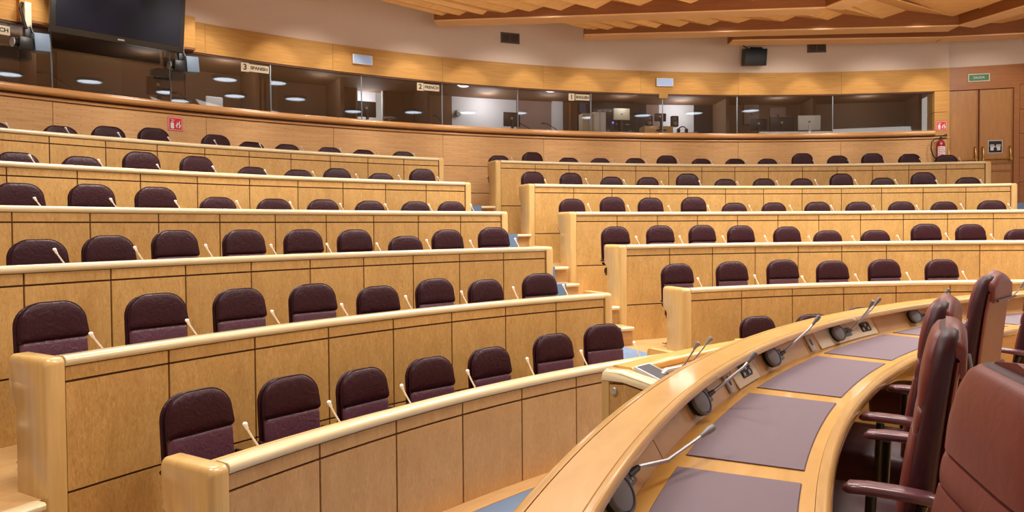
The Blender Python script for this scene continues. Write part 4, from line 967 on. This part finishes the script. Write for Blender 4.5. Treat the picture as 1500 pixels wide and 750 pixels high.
# ================================================================== inside the booths
def booth(name, a, z, r): t = empty(name, P3(r, a, z)); t.rotation_euler = (0, 0, -rad(a)); return t
def monitor(a, z, w, h, label, mat='black', r=19.35, back=True, rot=0):
    t = booth('computer_monitor', a, z, r); t.rotation_euler.z += rad(rot)
    mb = MB(); mb.rbox(-w/2, w/2, -.03, .02, -h/2, h/2, .012, 2); mb.build('housing', mat, t)
    mb = MB(); mb.rbox(-w/2+.02, w/2-.02, .018, .023, -h/2+.02, h/2-.02, .002, 1); mb.build('screen', 'bluescreen', t)
    mb = MB(); mb.box(-.03, .03, -.06, -.03, -h/2-.22, -h*.1); mb.rbox(-.13, .13, -.14, .08, -h/2-.235, -h/2-.215, .006, 1); mb.build('stand', 'white' if mat == 'white' else 'black', t)
    mb = MB(); mb.rbox(-.035, .02, -.0325, -.029, -.0, .05, .003, 1); mb.rbox(.0, .04, -.0325, -.029, -.06, -.03, .003, 1); mb.build('sticker', 'lightgrey' if mat != 'white' else 'grey', t)
    tag(t, label, 'monitor', 'computer monitors in the booths')
DESKZ = 4.40
for k, (a, b) in enumerate(((-54, -48.1), (-47.9, -37.1), (-36.9, -31.8), (-31.6, -25.8), (-25.65, -20.4), (-20.2, -14.2), (-14.0, -3.0), (-2.8, 3.6), (3.8, 11.1))):
    t = booth('booth_desk', (a+b)/2, 3.68, 19.2); T = t.matrix_basis.inverted(); bpy.context.view_layer.update()
    mb = MB(); sweep(mb, boxprof(WR+.45, WR+1.05, DESKZ-.04, DESKZ), a, b, 1); o = mb.build('desktop', 'booth_brown'); o.parent = t; o.data.transform(t.matrix_world.inverted())
    mb = MB(); sweep(mb, boxprof(WR+.45, WR+.5, 3.68, DESKZ-.04), a, b, 1); o = mb.build('front_panel', 'booth_brown'); o.parent = t; o.data.transform(t.matrix_world.inverted())
    tag(t, 'interpreters\' desk behind the glass, %s booth section from the left' % NUM[k+1], 'desk', 'interpreters desks in the booths')
monitor(-42.9, 4.80, .40, .34, 'dark monitor behind glass below the right remote camera')
monitor(-30.6, 4.76, .42, .34, 'dark monitor in front of the lit white doorway')
monitor(-20.2, 4.74, .42, .34, 'dark monitor at the right end of the white booth wall')
monitor(-1.05, 4.74, .42, .30, 'smaller dark monitor, left of the three in the right booth')
monitor(.7, 4.76, .62, .36, 'wide black monitor, middle of the three in the right booth')
monitor(2.75, 4.77, .56, .38, 'white monitor seen from behind in the right booth', 'white')
monitor(-8.75, 4.90, .30, .20, 'small black monitor on the pale cabinet between two speakers', r=19.3)
# white chair back, blue screen, white shutters, board, cabinet, speakers
t = booth('booth_chair', -39.35, 3.72, 20.0)
mb = MB(); mb.rbox(-.17, .17, -.03, .03, .72, 1.12, .028, 3); mb.build('backrest', 'white', t)
mb = MB(); mb.rbox(-.22, .22, -.02, .4, .42, .48, .02, 2); mb.build('seat', 'white', t)
mb = MB()
for s in (-1, 1): mb.tube([(s*.15, 0, .8), (s*.18, 0, .4), (s*.2, -.05, 0)], .012, 6); mb.tube([(s*.18, .36, .43), (s*.2, .4, 0)], .012, 6)
mb.build('legs', 'silver', t)
tag(t, 'white plastic chair back behind the glass near the spanish booth', 'chair')
def boxthing(name, a, z0, w, h, d, mat, label, cat, r=19.5, grp=None, extra=None):
    t = booth(name, a, z0, r); mb = MB(); mb.rbox(-w/2, w/2, 0, d, 0, h, min(.012, h*.1), 2); mb.build('body', mat, t)
    if extra: extra(t, w, h)
    tag(t, label, cat, grp)
boxthing('wall_screen', -12.75, 5.22, .52, .36, .04, 'bluescreen', 'dark blue wall screen in the english booth', 'screen', BR-.08, extra=lambda t, w, h: MB().rbox(-w/2-.02, w/2+.02, .005, .045, -.02, h+.02, .006, 1).build('bezel', 'black', t))
def split(t, w, h): MB().box(-.006, .006, -.004, 0, .02, h-.02).build('seam', 'grey', t); MB().rbox(-w/2, w/2, -.02, .02, -.03, 0, .004, 1).build('base_trim', 'booth_tan', t)
boxthing('white_cabinet', -14.25, 4.40, .30, .58, .3, 'signgrey', 'beige cabinet left of the white one beside the blue light', 'cabinet', 19.4, extra=split)
boxthing('white_cabinet', -13.35, 4.40, .32, .62, .3, 'white', 'white cabinet in the english booth beside a small blue light', 'cabinet', 19.4, extra=split)
def blue(t, w, h): MB().cyl((0, -.012, h-.035), (0, 0, h-.035), .024, n=12).build('led', 'bluelight', t)
boxthing('status_light', -12.45, DESKZ, .07, .38, .05, 'black', 'small device with a glowing blue light beside the white cabinet', 'light', 19.3, extra=blue)
def logo(t, w, h): MB().cyl((0, -.006, h/2), (0, 0, h/2), .022, n=14).build('emblem', 'grey', t); MB().box(-.03, .03, .0, .25, -.5, 0).build('stand', 'black', t)
boxthing('desktop_computer', -11.0, 4.93, .44, .30, .04, 'cream', 'cream back of a computer screen before the dark racks', 'monitor', 20.0, extra=logo)
def doors(t, w, h): MB().box(-.006, .006, -.004, 0, .01, h-.01).build('seam', 'carcass', t)
boxthing('low_cabinet', -8.9, 4.42, .76, .26, .4, 'console', 'pale wooden cabinet carrying two speakers behind the glass', 'cabinet', 19.25, extra=doors)
boxthing('low_cabinet', -6.6, 4.42, .55, .12, .35, 'console', 'lower pale wooden cabinet with headphones on top', 'cabinet', 19.3, extra=doors)
def cones(t, w, h):
    for z_, r_ in ((h*.3, w*.3), (h*.75, w*.18)): MB().cyl((0, -.008, z_), (0, 0, z_), r_, n=16).build('cone', 'grey', t)
boxthing('desktop_speaker', -9.55, 4.68, .16, .26, .14, 'tvbezel', 'left black desktop speaker on the pale cabinet', 'speaker', 19.3, 'desktop speakers on the pale cabinet', cones)
boxthing('desktop_speaker', -7.55, 4.68, .17, .27, .14, 'black', 'right black desktop speaker on the pale cabinet', 'speaker', 19.3, 'desktop speakers on the pale cabinet', cones)
# equipment rack with many small lamps and modules
def rack(t, w, h):
    random.seed(3)
    for i in range(9):
        z = .1+i*(h-.2)/9
        mb = MB(); mb.rbox(-w/2+.05, w/2-.05, -.012, 0, z, z+.10, .004, 1); u = mb.build('rack_unit', 'tvbezel', t)
        mb = MB()
        for q in range(4): x = random.uniform(-w/2+.1, w/2-.2); mb.box(x, x+random.uniform(.03, .12), -.016, -.011, z+.03, z+.05)
        mb.build('display', 'lightgrey', u)
boxthing('equipment_rack', -11.2, 3.7, 1.3, 1.75, .4, 'booth_dark', 'black equipment rack behind the computer screen', 'rack', 20.4, extra=rack)
# mixing desk with headphones
t = booth('mixing_desk', -10.9, 4.42, 19.45)
mb = MB(); mb.loft([[(x, y, z) for y, z in ((-.2, 0), (.25, 0), (.25, .14), (.1, .14), (-.2, .03))] for x in (-.3, .3)]); mb.build('body', 'black', t)
mb = MB()
for i in range(10): mb.box(-.27+.057*i, -.25+.057*i, -.205, -.1, .035, .06)
mb.build('faders', 'silver', t)
tag(t, 'black mixing desk below the cream computer screen', 'mixing desk')
t = booth('headphones', -7.0, 4.56, 19.3)
mb = MB(); mb.tube([(.10*math.cos(rad(q)), 0, .02+.10*math.sin(rad(q))) for q in range(0, 181, 15)], .014, 8); mb.build('headband', 'black', t, smooth=60)
for s in (-1, 1): mb = MB(); mb.cyl((s*.10-.025*s, 0, .02), (s*.10+.03*s, 0, .02), .05, n=16); mb.build('ear_cup', 'black', t)
tag(t, 'black headphones lying on the lower pale cabinet', 'headphones')
for a, w, h, z, lab in ((-.1, .42, .60, 4.96, 'left beige wall board with a small triangle sign'), (1.9, .44, .46, 4.96, 'right beige wall board with a small triangle sign')):
    def tri(t, w_, h_):
        m_ = MB(); n = m_.add([(-.05, -.006, h_*.42), (.05, -.006, h_*.42), (0, -.006, h_*.42+.09)]); n2 = m_.add([(-.05, 0, h_*.42), (.05, 0, h_*.42), (0, 0, h_*.42+.09)]); m_.face((n, n+1, n+2)); m_.face((n, n2, n2+1, n+1)); m_.face((n+1, n2+1, n2+2, n+2)); m_.face((n+2, n2+2, n2, n)); m_.build('triangle', 'black', t)
    boxthing('wall_board', a, z, w, h, .03, 'booth_pink', lab, 'board', BR-.06, 'boards in the right booth', tri)
# thermostat on the white booth wall
t = booth('thermostat', -22.6, 5.10, BR-.02)
mb = MB(); mb.rbox(-.07, .07, -.05, 0, -.06, .06, .012, 2); mb.build('housing', 'white', t); MB().cyl((-.04, -.09, -.06), (-.04, 0, -.06), .06, n=16).build('dial', 'grey', t)
tag(t, 'small white thermostat on the bright white booth wall', 'thermostat')
# dark gooseneck microphones standing in the booths
for k, (a, h, lean, lab) in enumerate(((-49.6, .42, -.5, 'dark booth microphone left of the television mullion'), (-46.8, .36, -.5, 'dark booth microphone below the television'), (-41.0, .30, -.35, 'dark booth microphone left of the white chair back'), (-32.8, .24, .2, 'dark booth microphone left of the doorway monitor'), (-25.2, .32, -.25, 'dark booth microphone at the edge of the white booth wall'), (-18.6, .26, -.45, 'dark booth microphone right of the white booth wall'), (-16.6, .27, -.4, 'dark booth microphone below the english sign'))):
    t = booth('booth_microphone', a, DESKZ, 19.3)
    MB().cyl((0, 0, 0), (0, 0, .03), .06, .05, 14).build('base', 'black', t)
    mb = MB(); mb.tube([(0, 0, .02), (lean*.2, 0, h*.5), (lean*.8, 0, h), (lean*1.0, 0, h*1.03)], .010, 6); mb.build('gooseneck', 'black', t)
    mb = MB(); mb.tube([(lean*1.0, 0, h*1.03), (lean*1.18, 0, h*1.02)], .018, 8); mb.build('head', 'black', t)
    tag(t, lab, 'microphone', 'microphones in the booths')
# desk lamps in the booths: white oval shades
for k, (a, z, r, lab) in enumerate(((-29.0, 4.62, 19.4, 'white dish lamp right of the lit doorway'),)):
    t = booth('desk_lamp', a, DESKZ, r)
    MB().cyl((0, 0, 0), (0, 0, .02), .06, n=14).build('base', 'silver', t)
    MB().tube([(0, 0, .02), (0, 0, .2)], .008, 6).build('stem', 'silver', t)
    rings_disc(MB(), [(.14, .20), (.16, .205), (.12, .225), (.04, .235)], 20).build('shade', 'white', t)
    tag(t, lab, 'lamp')
